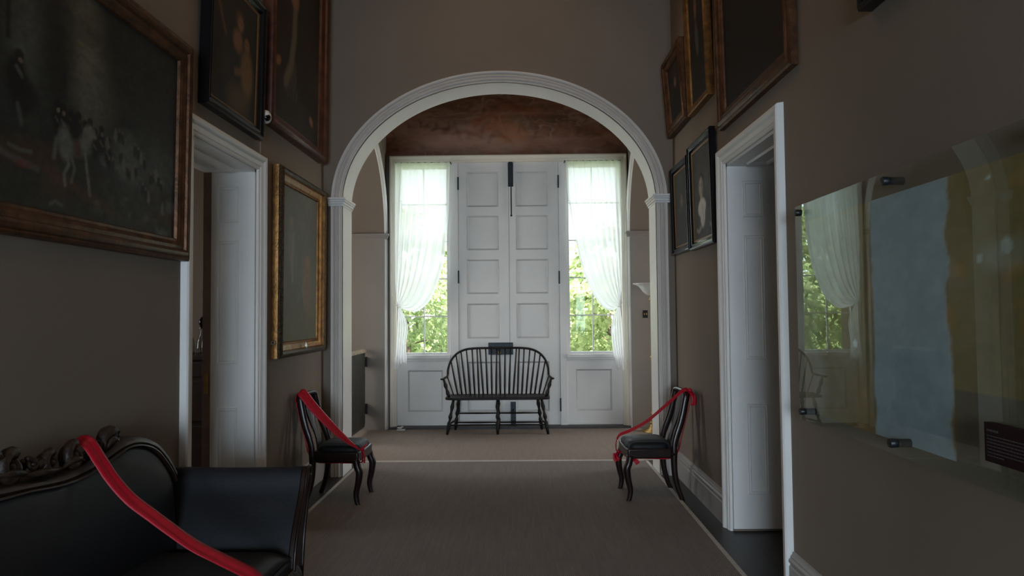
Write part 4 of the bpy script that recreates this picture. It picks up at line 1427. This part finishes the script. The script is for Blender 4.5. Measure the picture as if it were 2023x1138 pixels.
def battle(asp):
    p = Paint(260, 165, asp).fill((0.022, 0.025, 0.022))
    f = fbm(p.U, p.V, 4, 4, 5, 5)
    p.mix((f - 0.4) * 2.0 * (p.V > 0.3), (0.036, 0.040, 0.034))
    # smoke and sky
    p.blob(0.60, 0.72, 0.06, 0.26, (0.15, 0.14, 0.095), 0.12, 1.3, 0.9)
    p.blob(0.63, 0.58, 0.07, 0.14, (0.12, 0.115, 0.085), -0.3, 1.3, 0.8)
    p.blob(0.415, 0.66, 0.055, 0.20, (0.085, 0.090, 0.075), 0.1, 1.3, 0.85)
    p.blob(0.15, 0.66, 0.12, 0.20, (0.09, 0.095, 0.085), 0, 1.3, 0.7)
    p.blob(0.50, 0.62, 0.05, 0.30, (0.016, 0.018, 0.016), 0, 1.2, 0.8)
    p.blob(0.88, 0.66, 0.16, 0.30, (0.028, 0.030, 0.028), 0.3, 1.2, 0.8)
    p.blob(0.86, 0.28, 0.14, 0.16, (0.095, 0.105, 0.095), 0.4, 1.4, 0.7)
    p.blob(0.76, 0.34, 0.05, 0.10, (0.15, 0.16, 0.14), 0, 1.2, 0.7)
    p.mix(np.clip((fbm(p.U, p.V, 7, 6, 25, 5) - 0.5) * 3, 0, 1) * 0.5, (0.014, 0.016, 0.014))
    # ground
    g = fbm(p.U, p.V, 8, 10, 15, 4)
    p.mix(np.clip((0.30 - p.V) * 6, 0, 1) * 0.8, (0.030, 0.028, 0.022))
    p.mix(np.clip((g - 0.5) * 5, 0, 1) * (p.V < 0.30) * 0.35, (0.085, 0.044, 0.024))
    p.blob(0.57, 0.13, 0.14, 0.030, (0.075, 0.034, 0.017), -0.25, 1.0, 0.7)
    p.blob(0.42, 0.22, 0.10, 0.05, (0.065, 0.032, 0.017), 0.1, 1.0, 0.6)
    p.mix(np.clip((fbm(p.U, p.V, 16, 14, 55, 3) - 0.55) * 5, 0, 1) * (p.U > 0.62) * (p.V < 0.36) * 0.5, (0.14, 0.155, 0.14))
    wh, gy, dk = (0.150, 0.150, 0.130), (0.105, 0.105, 0.095), (0.008, 0.008, 0.008)
    blob0, line0 = p.blob, p.line
    def sh(du, dv):
        p.blob = lambda x, y, *k: blob0(x + du, y + dv, *k)
        p.line = lambda q, *k: line0([(x + du, y + dv) for x, y in q], *k)
    sh(0.0, -0.05)
    # grey horse with rider in front of a mounted group
    for k in range(9):
        x, y = 0.505 + 0.022 * k + 0.004 * math.sin(k * 5), 0.47 + 0.02 * math.sin(k * 3) - 0.006 * k
        p.blob(x, y - 0.03, 0.014, 0.055, dk, 0, 0.5, 0.9)
        p.blob(x, y + 0.035, 0.010, 0.020, dk, 0, 0.5, 0.95)
        p.blob(x + 0.002, y + 0.012, 0.005, 0.010, (0.20, 0.14, 0.10), 0, 0.6, 0.9)
        p.line([(x - 0.006, y - 0.02), (x + 0.006, y - 0.04)], 0.005, gy, 0.8)
    p.blob(0.533, 0.355, 0.024, 0.075, wh, 0.15, 0.5, 0.9)
    p.blob(0.575, 0.365, 0.045, 0.050, gy, 0.1, 0.6, 0.85)
    p.blob(0.605, 0.415, 0.018, 0.060, wh, -0.35, 0.5, 0.9)
    p.blob(0.622, 0.440, 0.012, 0.030, wh, -0.6, 0.5, 0.8)
    p.line([(0.52, 0.39), (0.505, 0.36), (0.50, 0.31), (0.497, 0.28)], 0.012, gy, 0.9)
    p.line([(0.535, 0.32), (0.545, 0.27), (0.53, 0.225), (0.535, 0.18)], 0.009, wh, 0.9)
    p.line([(0.55, 0.32), (0.565, 0.26), (0.555, 0.20)], 0.008, gy, 0.9)
    p.line([(0.60, 0.34), (0.607, 0.27), (0.615, 0.21), (0.62, 0.165)], 0.009, wh, 0.9)
    p.blob(0.562, 0.44, 0.022, 0.060, dk, 0, 0.5, 0.95)
    p.blob(0.572, 0.35, 0.014, 0.040, (0.085, 0.045, 0.03), 0.2, 0.5, 0.9)
    sh(0.15, 0.03)
    # rider on the left, dark trees
    p.blob(0.235, 0.47, 0.028, 0.075, dk, 0.1, 0.6, 0.95)
    p.blob(0.255, 0.40, 0.042, 0.070, dk, -0.2, 0.6, 0.95)
    p.blob(0.242, 0.55, 0.012, 0.022, dk, 0, 0.5, 0.95)
    p.blob(0.245, 0.53, 0.006, 0.010, (0.20, 0.14, 0.11), 0, 0.6, 0.9)
    p.line([(0.235, 0.50), (0.25, 0.47)], 0.009, gy, 0.8)
    p.line([(0.24, 0.36), (0.252, 0.29)], 0.010, gy, 0.6)
    p.line([(0.21, 0.60), (0.205, 1.0)], 0.012, dk, 0.8)
    p.blob(0.06, 0.75, 0.12, 0.35, (0.014, 0.016, 0.012), 0, 1.0, 0.9)
    sh(0.0, -0.05)
    # more soldiers to the right and the fallen
    for k in range(26):
        x = 0.68 + 0.26 * ((k * 0.618) % 1)
        y = 0.42 - 0.55 * (x - 0.68) + 0.09 * math.sin(k * 7.1)
        p.blob(x, y, 0.008, 0.028, dk if k % 3 else (0.14, 0.14, 0.12), 0.2 * math.sin(k), 0.6, 0.75)
        p.blob(x, y + 0.03, 0.004, 0.009, (0.17, 0.13, 0.11), 0, 0.7, 0.7)
    p.line([(0.29, 0.255), (0.34, 0.245), (0.40, 0.225), (0.45, 0.21)], 0.012, (0.11, 0.105, 0.095), 0.7)
    p.line([(0.37, 0.275), (0.40, 0.265), (0.43, 0.272)], 0.008, gy, 0.8)
    p.blob(0.41, 0.215, 0.025, 0.015, (0.14, 0.03, 0.02), 0, 0.6, 0.7)
    p.line([(0.49, 0.085), (0.505, 0.10), (0.525, 0.09)], 0.008, gy, 0.8)
    sh(0, 0)
    p.mottle(40, 30, 9, 0.35)
    p.mottle(90, 60, 10, 0.3)
    p.c *= 0.85
    return p
def women(asp):
    p = Paint(70, 100, asp).fill((0.030, 0.028, 0.023)).mottle(5, 6, 3, 0.4)
    sk = (0.24, 0.13, 0.075)
    p.blob(0.55, 0.36, 0.28, 0.36, (0.035, 0.038, 0.036), 0.1, 0.6, 0.9)
    p.line([(0.14, 0.80), (0.22, 0.68), (0.30, 0.58)], 0.022, (0.15, 0.075, 0.045), 0.8)
    p.blob(0.12, 0.80, 0.04, 0.025, (0.15, 0.075, 0.045), 0.5)
    p.blob(0.55, 0.60, 0.10, 0.09, sk, 0.3, 0.6, 0.9)
    p.blob(0.58, 0.78, 0.085, 0.075, (0.11, 0.065, 0.035), 0, 0.5, 0.95)
    p.blob(0.60, 0.755, 0.06, 0.060, sk, 0.1, 0.6, 0.95)
    p.blob(0.75, 0.66, 0.075, 0.060, (0.035, 0.020, 0.014), 0, 0.5, 0.95)
    p.blob(0.75, 0.63, 0.058, 0.055, (0.22, 0.115, 0.065), 0, 0.6, 0.95)
    p.blob(0.77, 0.38, 0.13, 0.20, (0.22, 0.135, 0.055), 0.05, 0.6, 0.9)
    p.line([(0.78, 0.48), (0.62, 0.36), (0.52, 0.34)], 0.030, (0.19, 0.10, 0.055), 0.9)
    p.blob(0.60, 0.12, 0.22, 0.12, (0.13, 0.08, 0.045), 0, 0.8, 0.8)
    for x, y in ((0.585, 0.765), (0.625, 0.762), (0.735, 0.64), (0.77, 0.638)):
        p.blob(x, y, 0.010, 0.006, (0.03, 0.015, 0.01), 0, 0.6, 0.8)
    p.c *= 0.8
    return p
def officer(asp):
    p = Paint(70, 140, asp).fill((0.026, 0.019, 0.014)).mottle(4, 8, 13, 0.5)
    p.blob(0.48, 0.42, 0.30, 0.34, (0.022, 0.020, 0.018), 0, 0.8, 0.8)
    p.line([(0.44, 0.63), (0.42, 0.45), (0.36, 0.30), (0.26, 0.20)], 0.030, (0.13, 0.11, 0.08), 0.8)
    p.blob(0.42, 0.66, 0.09, 0.050, (0.20, 0.10, 0.06), 0, 0.6, 0.95)
    p.blob(0.42, 0.71, 0.09, 0.022, (0.035, 0.02, 0.012), 0, 0.5, 0.9)
    p.blob(0.12, 0.27, 0.05, 0.022, (0.24, 0.10, 0.06), 0.5, 0.6, 0.95)
    p.blob(0.83, 0.115, 0.05, 0.022, (0.20, 0.09, 0.055), -0.5, 0.6, 0.95)
    for k in range(6):
        p.line([(0.30 + 0.04 * k, 0.14), (0.36 + 0.02 * k, 0.34)], 0.004, (0.10, 0.085, 0.06), 0.6)
    return p
def pale_figures(asp):
    p = Paint(80, 100, asp).fill((0.145, 0.150, 0.128))
    p.mix((fbm(p.U, p.V, 4, 5, 8, 4) - 0.42) * 3, (0.165, 0.165, 0.135))
    p.mix(np.clip(0.45 - p.V, 0, 1) * 1.6, (0.120, 0.115, 0.060))
    p.mix(np.clip((p.U - 0.75) * 2.4, 0, 1) * np.clip((p.V - 0.35) * 3, 0, 1), (0.085, 0.085, 0.07))
    p.blob(0.30, 0.60, 0.10, 0.16, (0.20, 0.205, 0.17), 0.1, 0.9, 0.6)
    p.blob(0.29, 0.78, 0.05, 0.035, (0.23, 0.19, 0.14), 0, 0.7, 0.7)
    p.line([(0.33, 0.68), (0.30, 0.52), (0.32, 0.40)], 0.02, (0.24, 0.24, 0.20), 0.5)
    p.blob(0.72, 0.40, 0.11, 0.17, (0.24, 0.155, 0.105), 0.05, 0.9, 0.7)
    p.blob(0.72, 0.545, 0.05, 0.035, (0.28, 0.17, 0.11), 0, 0.7, 0.8)
    p.line([(0.66, 0.44), (0.60, 0.34), (0.66, 0.25)], 0.02, (0.26, 0.17, 0.11), 0.6)
    p.blob(0.78, 0.22, 0.10, 0.10, (0.20, 0.15, 0.09), 0, 0.9, 0.6)
    p.mottle(24, 30, 19, 0.12)
    return p
def dim_portrait(seed, face=(0.15, 0.085, 0.05), bgc=(0.018, 0.014, 0.011), cx=0.5, cy=0.66, shirt=None, r=0.11):
    def f(asp):
        p = Paint(64, 84, asp).fill(bgc).mottle(4, 5, seed, 0.4)
        p.blob(cx, cy - 0.42, 0.36, 0.32, tuple(c * 0.7 for c in bgc), 0, 0.5, 0.9)
        p.blob(cx, cy + 0.02, r * 1.1, r * 0.95, (0.02, 0.013, 0.009), 0, 0.5, 0.9)
        p.blob(cx, cy - 0.01, r * 0.8, r * 0.80, face, 0, 0.6, 0.95)
        for s in (-1, 1):
            p.blob(cx + s * r * 0.33, cy + 0.012, 0.016, 0.007, (0.02, 0.012, 0.01), 0, 0.6, 0.85)
        p.blob(cx, cy - r * 0.48, 0.028, 0.006, (0.09, 0.03, 0.022), 0, 0.6, 0.8)
        if shirt:
            p.blob(cx + 0.02, cy - 0.25, 0.10, 0.13, shirt, 0.1, 0.5, 0.95)
        return p
    return f
def sitter(asp):
    p = Paint(80, 120, asp).fill((0.060, 0.058, 0.056)).mottle(3, 4, 4, 0.35)
    p.blob(0.55, 0.17, 0.50, 0.34, (0.026, 0.025, 0.025), 0, 0.4, 0.95)
    p.blob(0.45, 0.595, 0.145, 0.118, (0.016, 0.014, 0.013), 0, 0.35, 0.95)
    p.blob(0.42, 0.565, 0.105, 0.102, (0.42, 0.345, 0.295), 0, 0.55, 0.97)
    p.blob(0.48, 0.555, 0.045, 0.085, (0.16, 0.125, 0.105), 0.1, 1.2, 0.7)
    p.blob(0.43, 0.43, 0.07, 0.06, (0.40, 0.32, 0.27), 0, 0.5, 0.9)
    p.blob(0.44, 0.345, 0.20, 0.095, (0.60, 0.58, 0.55), 0.1, 0.3, 0.97)
    p.blob(0.47, 0.255, 0.12, 0.12, (0.56, 0.54, 0.51), -0.15, 0.4, 0.97)
    p.line([(0.46, 0.37), (0.50, 0.27), (0.50, 0.18)], 0.012, (0.30, 0.29, 0.28), 0.7)
    for s in (-1, 1):
        p.blob(0.415 + s * 0.042, 0.583, 0.020, 0.008, (0.09, 0.065, 0.055), 0, 1.0, 0.8)
        p.line([(0.415 + s * 0.022, 0.601), (0.415 + s * 0.066, 0.598)], 0.006, (0.17, 0.125, 0.10), 0.6)
    p.line([(0.42, 0.58), (0.405, 0.538), (0.425, 0.534)], 0.007, (0.30, 0.22, 0.18), 0.5)
    p.blob(0.42, 0.510, 0.032, 0.008, (0.24, 0.13, 0.11), 0, 1.0, 0.7)
    p.line([(0.15, 0.12), (0.26, 0.10), (0.36, 0.14)], 0.022, (0.26, 0.20, 0.17), 0.85)
    p.line([(0.82, 0.14), (0.90, 0.10)], 0.02, (0.24, 0.18, 0.15), 0.7)
    p.mottle(30, 40, 33, 0.15)
    return p

picture('painting', -1, 1.60, 3.69, 1.795, 2.975, 0.058, 0.072, 'wide', M['golddark'], battle, 'large dark battle painting with a grey horse in a gilt frame', 0.95)
picture('painting', -1, 3.86, 4.72, 2.725, 3.66, 0.060, 0.085, 'black', M['blackframe'], women, 'dark painting of two women in a glossy black frame', 0.95, M['slip'])
picture('painting', -1, 4.83, 6.20, 2.885, 4.72, 0.085, 0.11, 'deep', M['redframe'], officer, 'tall dark full-length portrait in a red-brown frame, high beside the arch')
pg = picture('painting', -1, 5.03, 6.20, 1.175, 2.625, 0.075, 0.085, 'deep', M['gold'], pale_figures, 'pale faded painting of figures in a bright gilt frame, left of the arch', band=(1, 4, M['darkcarve']))
tg = MB().lathe([(0.004, 0), (0.026, 0), (0.026, 0.004), (0.02, 0.008), (0.004, 0.009)], 16, (0, 0, 0), axis=(1, 0, 0.2))
to = tg.build('frame_tag', M['silver'], pg, smooth='auto')
to.location = (0.076, -0.02, 0.075)
to['label'] = 'small pale metal tag on the lower rail'
picture('painting', 1, 5.60, 6.27, 3.10, 3.78, 0.075, 0.125, 'wide', M['golddark'], dim_portrait(41), 'small dim portrait in a ridged gilt frame, highest beside the arch on the right', 0.85)
picture('painting', 1, 4.97, 5.56, 3.09, 4.25, 0.055, 0.09, 'slim', M['gold'], dim_portrait(42, cx=0.42, cy=0.72, shirt=(0.07, 0.065, 0.06)), 'dark upright portrait in a plain narrow gold frame')
picture('painting', 1, 3.47, 4.76, 2.76, 4.30, 0.055, 0.085, 'wide', M['golddark'], dim_portrait(43, (0.05, 0.032, 0.022), (0.012, 0.009, 0.007)), 'largest very dark painting above the right doorway, reddish gilt frame', 0.95)
picture('painting', 1, 5.64, 6.26, 2.01, 2.80, 0.045, 0.06, 'black', M['blackframe'], dim_portrait(44, (0.16, 0.10, 0.065), (0.045, 0.046, 0.044), cy=0.60), 'black-framed dim portrait nearest the arch on the right wall', 0.8, M['slip'])
picture('painting', 1, 4.93, 5.61, 1.995, 2.845, 0.045, 0.06, 'black', M['blackframe'], sitter, 'black-framed portrait of a sitter with a white collar', 0.8, M['slip'])
picture('painting', 1, 1.75, 2.74, 2.705, 3.9, 0.065, 0.08, 'black', M['blackframe'], dim_portrait(45), 'dark frame cut off by the top edge, above the glass panel', 1.0)

# ------------------------------------------------------------------ left wall odds and ends
def camera_unit():
    r = empty('security_camera', (XL, 4.775, 2.905))
    tag(r, 'small white dome security camera between the paintings', 'security camera')
    MB().lathe([(0.060, 0), (0.064, 0.006), (0.064, 0.018), (0.058, 0.026), (0.02, 0.028)], 24, (0, 0, 0), axis=(1, 0, 0)).build('base', M['plastic'], r, smooth='auto')
    b = MB().lathe([(0.046, 0.02), (0.050, 0.035), (0.048, 0.055), (0.040, 0.072), (0.026, 0.082), (0.004, 0.084)], 24, (0, 0, 0), axis=(1, 0, 0))
    b.build('dome', M['plastic'], r, smooth=True)
    e = MB().lathe([(0.024, 0.0), (0.025, 0.006), (0.018, 0.014), (0.004, 0.017)], 20, (0.066, -0.022, -0.012), axis=(0.75, -0.75, -0.3))
    lo = e.build('lens', M['lens'], r, smooth=True)
    lo['label'] = 'black lens'
camera_unit()
m = MB().box(XL, XL + 0.012, 4.785, 4.805, DZ + 0.11, 2.85)
tag(m.build('cable_cover', M['wall'], bevel=0.002), 'slim painted cable cover running down from the security camera', 'cable cover')
m = MB().tube([(XL - 0.002, 4.985, 1.285), (XL + 0.03, 4.985, 1.285)], 0.004, 8)
m.tube([(XL + 0.03 + 0.012 * math.sin(a), 4.985, 1.285 + 0.012 - 0.012 * math.cos(a)) for a in [2 * PI * k / 14 for k in range(15)]], 0.003, 6)
tag(m.build('screw_eye', M['silver'], smooth='auto'), 'small metal screw eye beside the pale gilt-framed painting', 'hook')

# ------------------------------------------------------------------ glass panel over the exposed paint
def exposed_paint():
    y0, y1, z0, z1 = 1.05, 3.475, 0.998, 1.943
    p = Paint(200, 110, (y1 - y0) / (z1 - z0))
    Y = y1 - (y1 - y0) * p.U
    Z = z0 + (z1 - z0) * p.V
    och = np.array((0.205, 0.155, 0.075))
    p.fill(och)
    p.mix((fbm(p.U, p.V, 6, 5, 61, 5) - 0.42) * 3, (0.20, 0.150, 0.070))
    p.mix((fbm(p.U, p.V, 9, 6, 71, 4) - 0.56) * 5, (0.33, 0.165, 0.040))
    grey = (0.30, 0.265, 0.225)
    pat = fbm(p.U, p.V, 5, 4, 81, 4)
    p.mix((pat - 0.50) * 6 * (Y < 2.30) * np.clip((Z - 1.45) * 4, 0, 1), grey)
    p.mix((fbm(p.U, p.V, 30, 3, 87, 3) - 0.5) * 4 * 0.5, (0.165, 0.105, 0.040))
    # browner strip beside the doorway, fading into the wall colour
    st = np.clip((Y - 2.80) * 20, 0, 1)
    p.mix(st * 0.7, (0.205, 0.140, 0.065))
    p.mix(st * np.clip((fbm(p.U, p.V, 12, 3, 91, 4) - 0.45) * 5, 0, 1) * 0.8, (0.17, 0.105, 0.040))
    p.mix(np.clip((Y - 3.08 - 0.25 * fbm(p.U, p.V, 3, 8, 95, 4)) * 8, 0, 1) * 0.85, (0.235, 0.205, 0.165))
    # blue-grey band with a ragged edge
    e1 = 2.795 + 0.03 * (fbm(p.U * 0, p.V, 1, 9, 101, 4) - 0.5)
    e0 = 2.305 + 0.05 * (fbm(p.U * 0, p.V, 1, 10, 111, 4) - 0.5)
    band = np.clip((e1 - Y) * 120, 0, 1) * np.clip((Y - e0) * 120, 0, 1)
    p.mix(band, (0.225, 0.275, 0.335))
    p.mix(band * np.clip((fbm(p.U, p.V, 14, 4, 121, 4) - 0.5) * 3, 0, 1) * 0.5, (0.185, 0.225, 0.27))
    rim = np.clip(1 - np.abs(Y - e0) * 90, 0, 1)
    p.mix(rim * 0.7, (0.36, 0.40, 0.43))
    # white filler spots
    for a, b, r in ((2.14, 1.655, 0.014), (2.02, 1.685, 0.024), (2.09, 1.90, 0.008), (2.95, 1.355, 0.018)):
        p.mix(np.clip((r - np.hypot(Y - a, Z - b)) * 200 + 0.5, 0, 1), (0.40, 0.42, 0.41))
    p.blob((y1 - 2.03) / (y1 - y0), (1.66 - z0) / (z1 - z0), 0.05, 0.05, (0.28, 0.26, 0.21), 0, 0.8, 0.6)
    # lower right corner keeps the present wall colour
    p.mix(np.clip((2.292 - Y) * 300, 0, 1) * np.clip((1.240 - Z) * 300, 0, 1), (0.200, 0.162, 0.128))
    p.mottle(50, 30, 131, 0.14)
    keep = np.clip((2.292 - Y) * 300, 0, 1) * np.clip((1.240 - Z) * 300, 0, 1)
    p.c *= (1 + 0.45 * (1 - keep) + 0.5 * band)[..., None]
    o = p.mesh('exposed_paint', M['plaster'], lambda u, v: (XR - 0.0025, y1 - (y1 - y0) * u, z0 + (z1 - z0) * v))
    o.modifiers.new('thickness', 'SOLIDIFY').thickness = 0.002
    tag(o, 'patch of old ochre and blue-grey wall paint left bare behind the glass', 'wall paint')
exposed_paint()
def glass_panel():
    r = empty('glass_panel', (1.37, 2.25, 0.968))
    tag(r, 'large clear glass sheet on black studs protecting the old wall paint', 'glass panel')
    MB().box(-0.004, 0.004, -1.25, 1.15, 0, 1.045).build('glass_sheet', M['panelglass'], r)
    for y in (1.115, 0.305, -0.505, -1.20):
        for z in (0.040, 1.012):
            b = MB()
            b.lathe([(0.002, -0.020), (0.015, -0.019), (0.017, -0.016), (0.017, 0.000)], 18, (0, y, z), axis=(1, 0, 0))
            b.lathe([(0.0155, 0.0), (0.0155, 0.0595)], 18, (0, y, z), axis=(1, 0, 0))
            b.build('stud', M['blackmetal'], r, smooth='auto')
glass_panel()
def sign():
    r = empty('label_board', (1.345, 1.92, 1.06))
    tag(r, 'small dark maroon text label on the glass panel', 'label')
    MB().box(-0.003, 0.021, -0.13, 0.098, 0, 0.112).build('board', M['maroon'], r, bevel=0.001)
    tx = MB()
    def row(z, y0, y1, h, seed):
        q = random.Random(seed)
        y = y0
        while y > y1:
            w = q.uniform(0.004, 0.016)
            tx.box(-0.0036, -0.0028, max(y - w, y1), y, z, z + h)
            y -= w + 0.0025
    row(0.088, 0.086, 0.040, 0.006, 1)
    for k in range(7):
        row(0.074 - 0.0095 * k, 0.086, -0.10 if k < 6 else 0.02, 0.0032, 10 + k)
    tx.build('lettering', M['signtext'], r)
sign()

# ------------------------------------------------------------------ floor lamp, switch and gate in the wings
def lamp():
    r = empty('floor_lamp', (1.630, 8.60, 0))
    tag(r, 'brass torchiere floor lamp with a white glass bowl in the right wing', 'floor lamp')
    MB().lathe([(0.135, 0.0), (0.140, 0.012), (0.125, 0.025), (0.075, 0.045), (0.060, 0.065), (0.045, 0.075), (0.040, 0.10), (0.050, 0.115), (0.028, 0.14), (0.036, 0.165), (0.040, 0.18), (0.022, 0.21), (0.030, 0.235), (0.016, 0.26), (0.014, 0.28)], 32).build('base', M['brass'], r, smooth='auto')
    MB().lathe([(0.014, 0.27), (0.013, 0.90), (0.018, 0.915), (0.024, 0.93), (0.018, 0.945), (0.011, 0.96), (0.010, 1.60), (0.020, 1.62), (0.030, 1.645), (0.020, 1.668), (0.014, 1.69), (0.032, 1.71), (0.044, 1.716)], 20).build('pole', M['brass'], r, smooth='auto')
    MB().lathe([(0.038, 1.705), (0.060, 1.718), (0.095, 1.745), (0.125, 1.785), (0.155, 1.820), (0.195, 1.840), (0.222, 1.848), (0.222, 1.856), (0.190, 1.850), (0.150, 1.830), (0.115, 1.795), (0.085, 1.755), (0.050, 1.730)], 40).build('lamp_shade', M['shade'], r, smooth=True)
lamp()
def switch():
    r = empty('light_switch', (1.602, SC_ + SR, 1.47))
    tag(r, 'dark bronze light switch plate behind the floor lamp', 'light switch')
    MB().box(-0.034, 0.034, -0.006, 0.001, -0.05, 0.05).build('plate', M['blackmetal'], r, bevel=0.003)
    for x in (-0.014, 0.014):
        MB().box(x - 0.006, x + 0.006, -0.018, -0.004, -0.012, 0.012).build('toggle', M['brass'], r, bevel=0.002)
switch()
def gate():
    r = empty('safety_gate', (-2.03, 8.82, 0))
    tag(r, 'dark slatted gate with a pale wooden top rail in the left side arch', 'gate')
    # runs from the hinges towards the camera
    MB().box(-0.03, 0.03, -1.02, 0.005, 1.005, 1.05).build('top_rail', M['gatewood'], r, bevel=0.008)
    f = MB()
    f.box(-0.016, 0.016, -0.07, -0.045, 0.10, 1.005)
    f.box(-0.016, 0.016, -1.0, -0.975, 0.06, 1.005)
    f.box(-0.014, 0.014, -1.0, -0.06, 0.06, 0.09)
    f.tube([(0, -0.058, 0.12), (0, -0.062, 0.09), (0, -0.09, 0.07)], 0.016, 8)
    f.build('gate_frame', M['gate'], r, smooth='auto')
    for k in range(22):
        y = -0.095 - 0.0405 * k
        MB().box(-0.008, 0.008, y - 0.013, y + 0.013, 0.085, 1.008).build('slat', M['gate'], r, bevel=0.002)
    for z in (0.885, 0.285):
        h = MB()
        h.box(-0.025, 0.025, -0.05, 0.038, z - 0.06, z + 0.06)
        h.tube([(0.03, -0.02, z - 0.065), (0.03, -0.02, z + 0.065)], 0.012, 10)
        h.build('hinge', M['blackmetal'], r, bevel=0.003)
gate()

# ------------------------------------------------------------------ left side room: chest with decanters
def chest():
    r = empty('chest', (-2.83, 6.05, 0))
    tag(r, 'dark wooden chest seen through the left doorway', 'chest')
    m = MB()
    m.box(-0.55, 0.42, -0.22, 0.24, 0.10, 1.12)
    m.build('carcass', M['sideboard'], r, bevel=0.006)
    MB().box(-0.58, 0.45, -0.25, 0.25, 1.12, 1.16).build('top', M['sideboard'], r, bevel=0.008)
    for z0, z1 in ((0.98, 1.10), (0.60, 0.94), (0.15, 0.56)):
        d = MB().box(-0.50, 0.37, -0.235, -0.22, z0, z1).build('drawer', M['sideboard'], r, bevel=0.004)
        for x in (-0.3, 0.17):
            MB().lathe([(0.008, 0), (0.008, 0.012), (0.018, 0.02), (0.016, 0.032), (0.003, 0.036)], 12, (x, -0.235, (z0 + z1) / 2), axis=(0, -1, 0)).build('knob', M['brass'], d, smooth=True)
    for x in (-0.5, 0.37):
        for y in (-0.17, 0.19):
            MB().lathe([(0.02, 0), (0.03, 0.03), (0.035, 0.10)], 12, (x, y, 0)).build('foot', M['sideboard'], r, smooth=True)
chest()
def decanter(x, y, h, label):
    r = empty('decanter', (x, y, 1.16))
    tag(r, label, 'decanter', 'decanters on the chest')
    k = h / 0.33
    MB().lathe([(0.040, 0), (0.046, 0.008), (0.050, 0.06), (0.044, 0.12), (0.026, 0.16), (0.015, 0.19), (0.014, 0.225), (0.024, 0.235), (0.022, 0.243)], 20).build('bottle', M['crystal'], r, smooth='auto').scale = (k, k, k)
    MB().lathe([(0.010, 0.235), (0.012, 0.25), (0.024, 0.275), (0.027, 0.295), (0.020, 0.315), (0.008, 0.325), (0.010, 0.333), (0.003, 0.338)], 16).build('stopper', M['lens'], r, smooth=True).scale = (k, k, k)
decanter(-2.885, 5.90, 0.33, 'cut glass decanter on the chest, left of the two nearest the front')
decanter(-2.775, 5.90, 0.32, 'cut glass decanter on the chest, right of the two nearest the front')
decanter(-2.845, 6.12, 0.30, 'glass decanter on the chest, at the back between two others')

# ------------------------------------------------------------------ garden
struct(MB().box(-30, 30, 9.5, 60, -0.5, -0.35).build('ground', M['lawn']))
def tree(name, loc, h, rad, nleaf, size, m, label, cat, z0=0.1, droop=0.3, seed=1):
    q = np.random.default_rng(seed)
    r = empty(name, loc)
    tag(r, label, cat)
    tb = MB().tube([(0, 0, -0.02), (0.05, 0, h * 0.3), (0.0, 0.05, h * 0.6), (0.03, 0, h * 0.92)], [0.07, 0.06, 0.04, 0.015], 8)
    for k in range(12):
        a = k * 2.4
        z = h * (0.15 + 0.06 * k)
        L = rad * (0.9 - 0.05 * k)
        tb.tube([(0, 0, z), (L * 0.5 * math.cos(a), L * 0.5 * math.sin(a), z + 0.12), (L * math.cos(a), L * math.sin(a), z + 0.05 - droop * 0.3)], [0.02, 0.014, 0.005], 6)
    tb.build('trunk', M['bark'], r, smooth=True)
    # leaves in drooping sprays
    ns = max(20, nleaf // 26)
    vs, fs = [], []
    for s in range(ns):
        t = q.random()
        z = h * (z0 + (1 - z0) * t)
        R = rad * (math.sqrt(max(0.02, 1 - ((t - 0.35) / 0.72) ** 2)))
        a = q.random() * 2 * PI
        rr = R * math.sqrt(q.random()) * 1.0
        c = np.array((rr * math.cos(a), rr * math.sin(a), z))
        d = np.array((math.cos(a), math.sin(a), -droop - 0.6 * q.random()))
        d /= np.linalg.norm(d)
        for k in range(26):
            p = c + d * (k / 26 * 0.45) + q.normal(0, 0.05, 3)
            ax = d + q.normal(0, 0.6, 3)
            ax /= np.linalg.norm(ax)
            b = np.cross(ax, q.normal(0, 1, 3))
            b /= np.linalg.norm(b) + 1e-9
            L, W = size * (0.7 + 0.6 * q.random()), size * 0.32
            n = len(vs)
            vs += [tuple(p), tuple(p + ax * L * 0.5 + b * W), tuple(p + ax * L), tuple(p + ax * L * 0.5 - b * W)]
            fs.append((n, n + 1, n + 2, n + 3))
    MB().add(vs, fs).build('foliage', m, r, recalc=False)
tree('garden_shrub', (-2.35, 14.0, -0.36), 2.7, 1.7, 9000, 0.13, M['leaf2'], 'drooping green shrub outside the left sidelight', 'shrub', 0.05, 0.5, 3)
tree('garden_shrub', (1.75, 13.6, -0.36), 2.5, 1.6, 9000, 0.13, M['leaf'], 'bushy green shrub outside the right sidelight', 'shrub', 0.05, 0.4, 4)
tree('garden_tree', (-4.6, 21.0, -0.36), 5.0, 2.8, 9000, 0.24, M['leaf'], 'green tree far out behind the left sidelight', 'tree', 0.12, 0.4, 5)
tree('garden_tree', (3.6, 22.0, -0.36), 4.6, 2.8, 9000, 0.24, M['leaf2'], 'green tree far out behind the right sidelight', 'tree', 0.12, 0.4, 6)
tree('garden_tree', (-0.4, 33.0, -0.36), 5.5, 3.2, 9000, 0.26, M['leaf'], 'green tree far out straight behind the front door', 'tree', 0.12, 0.4, 8)
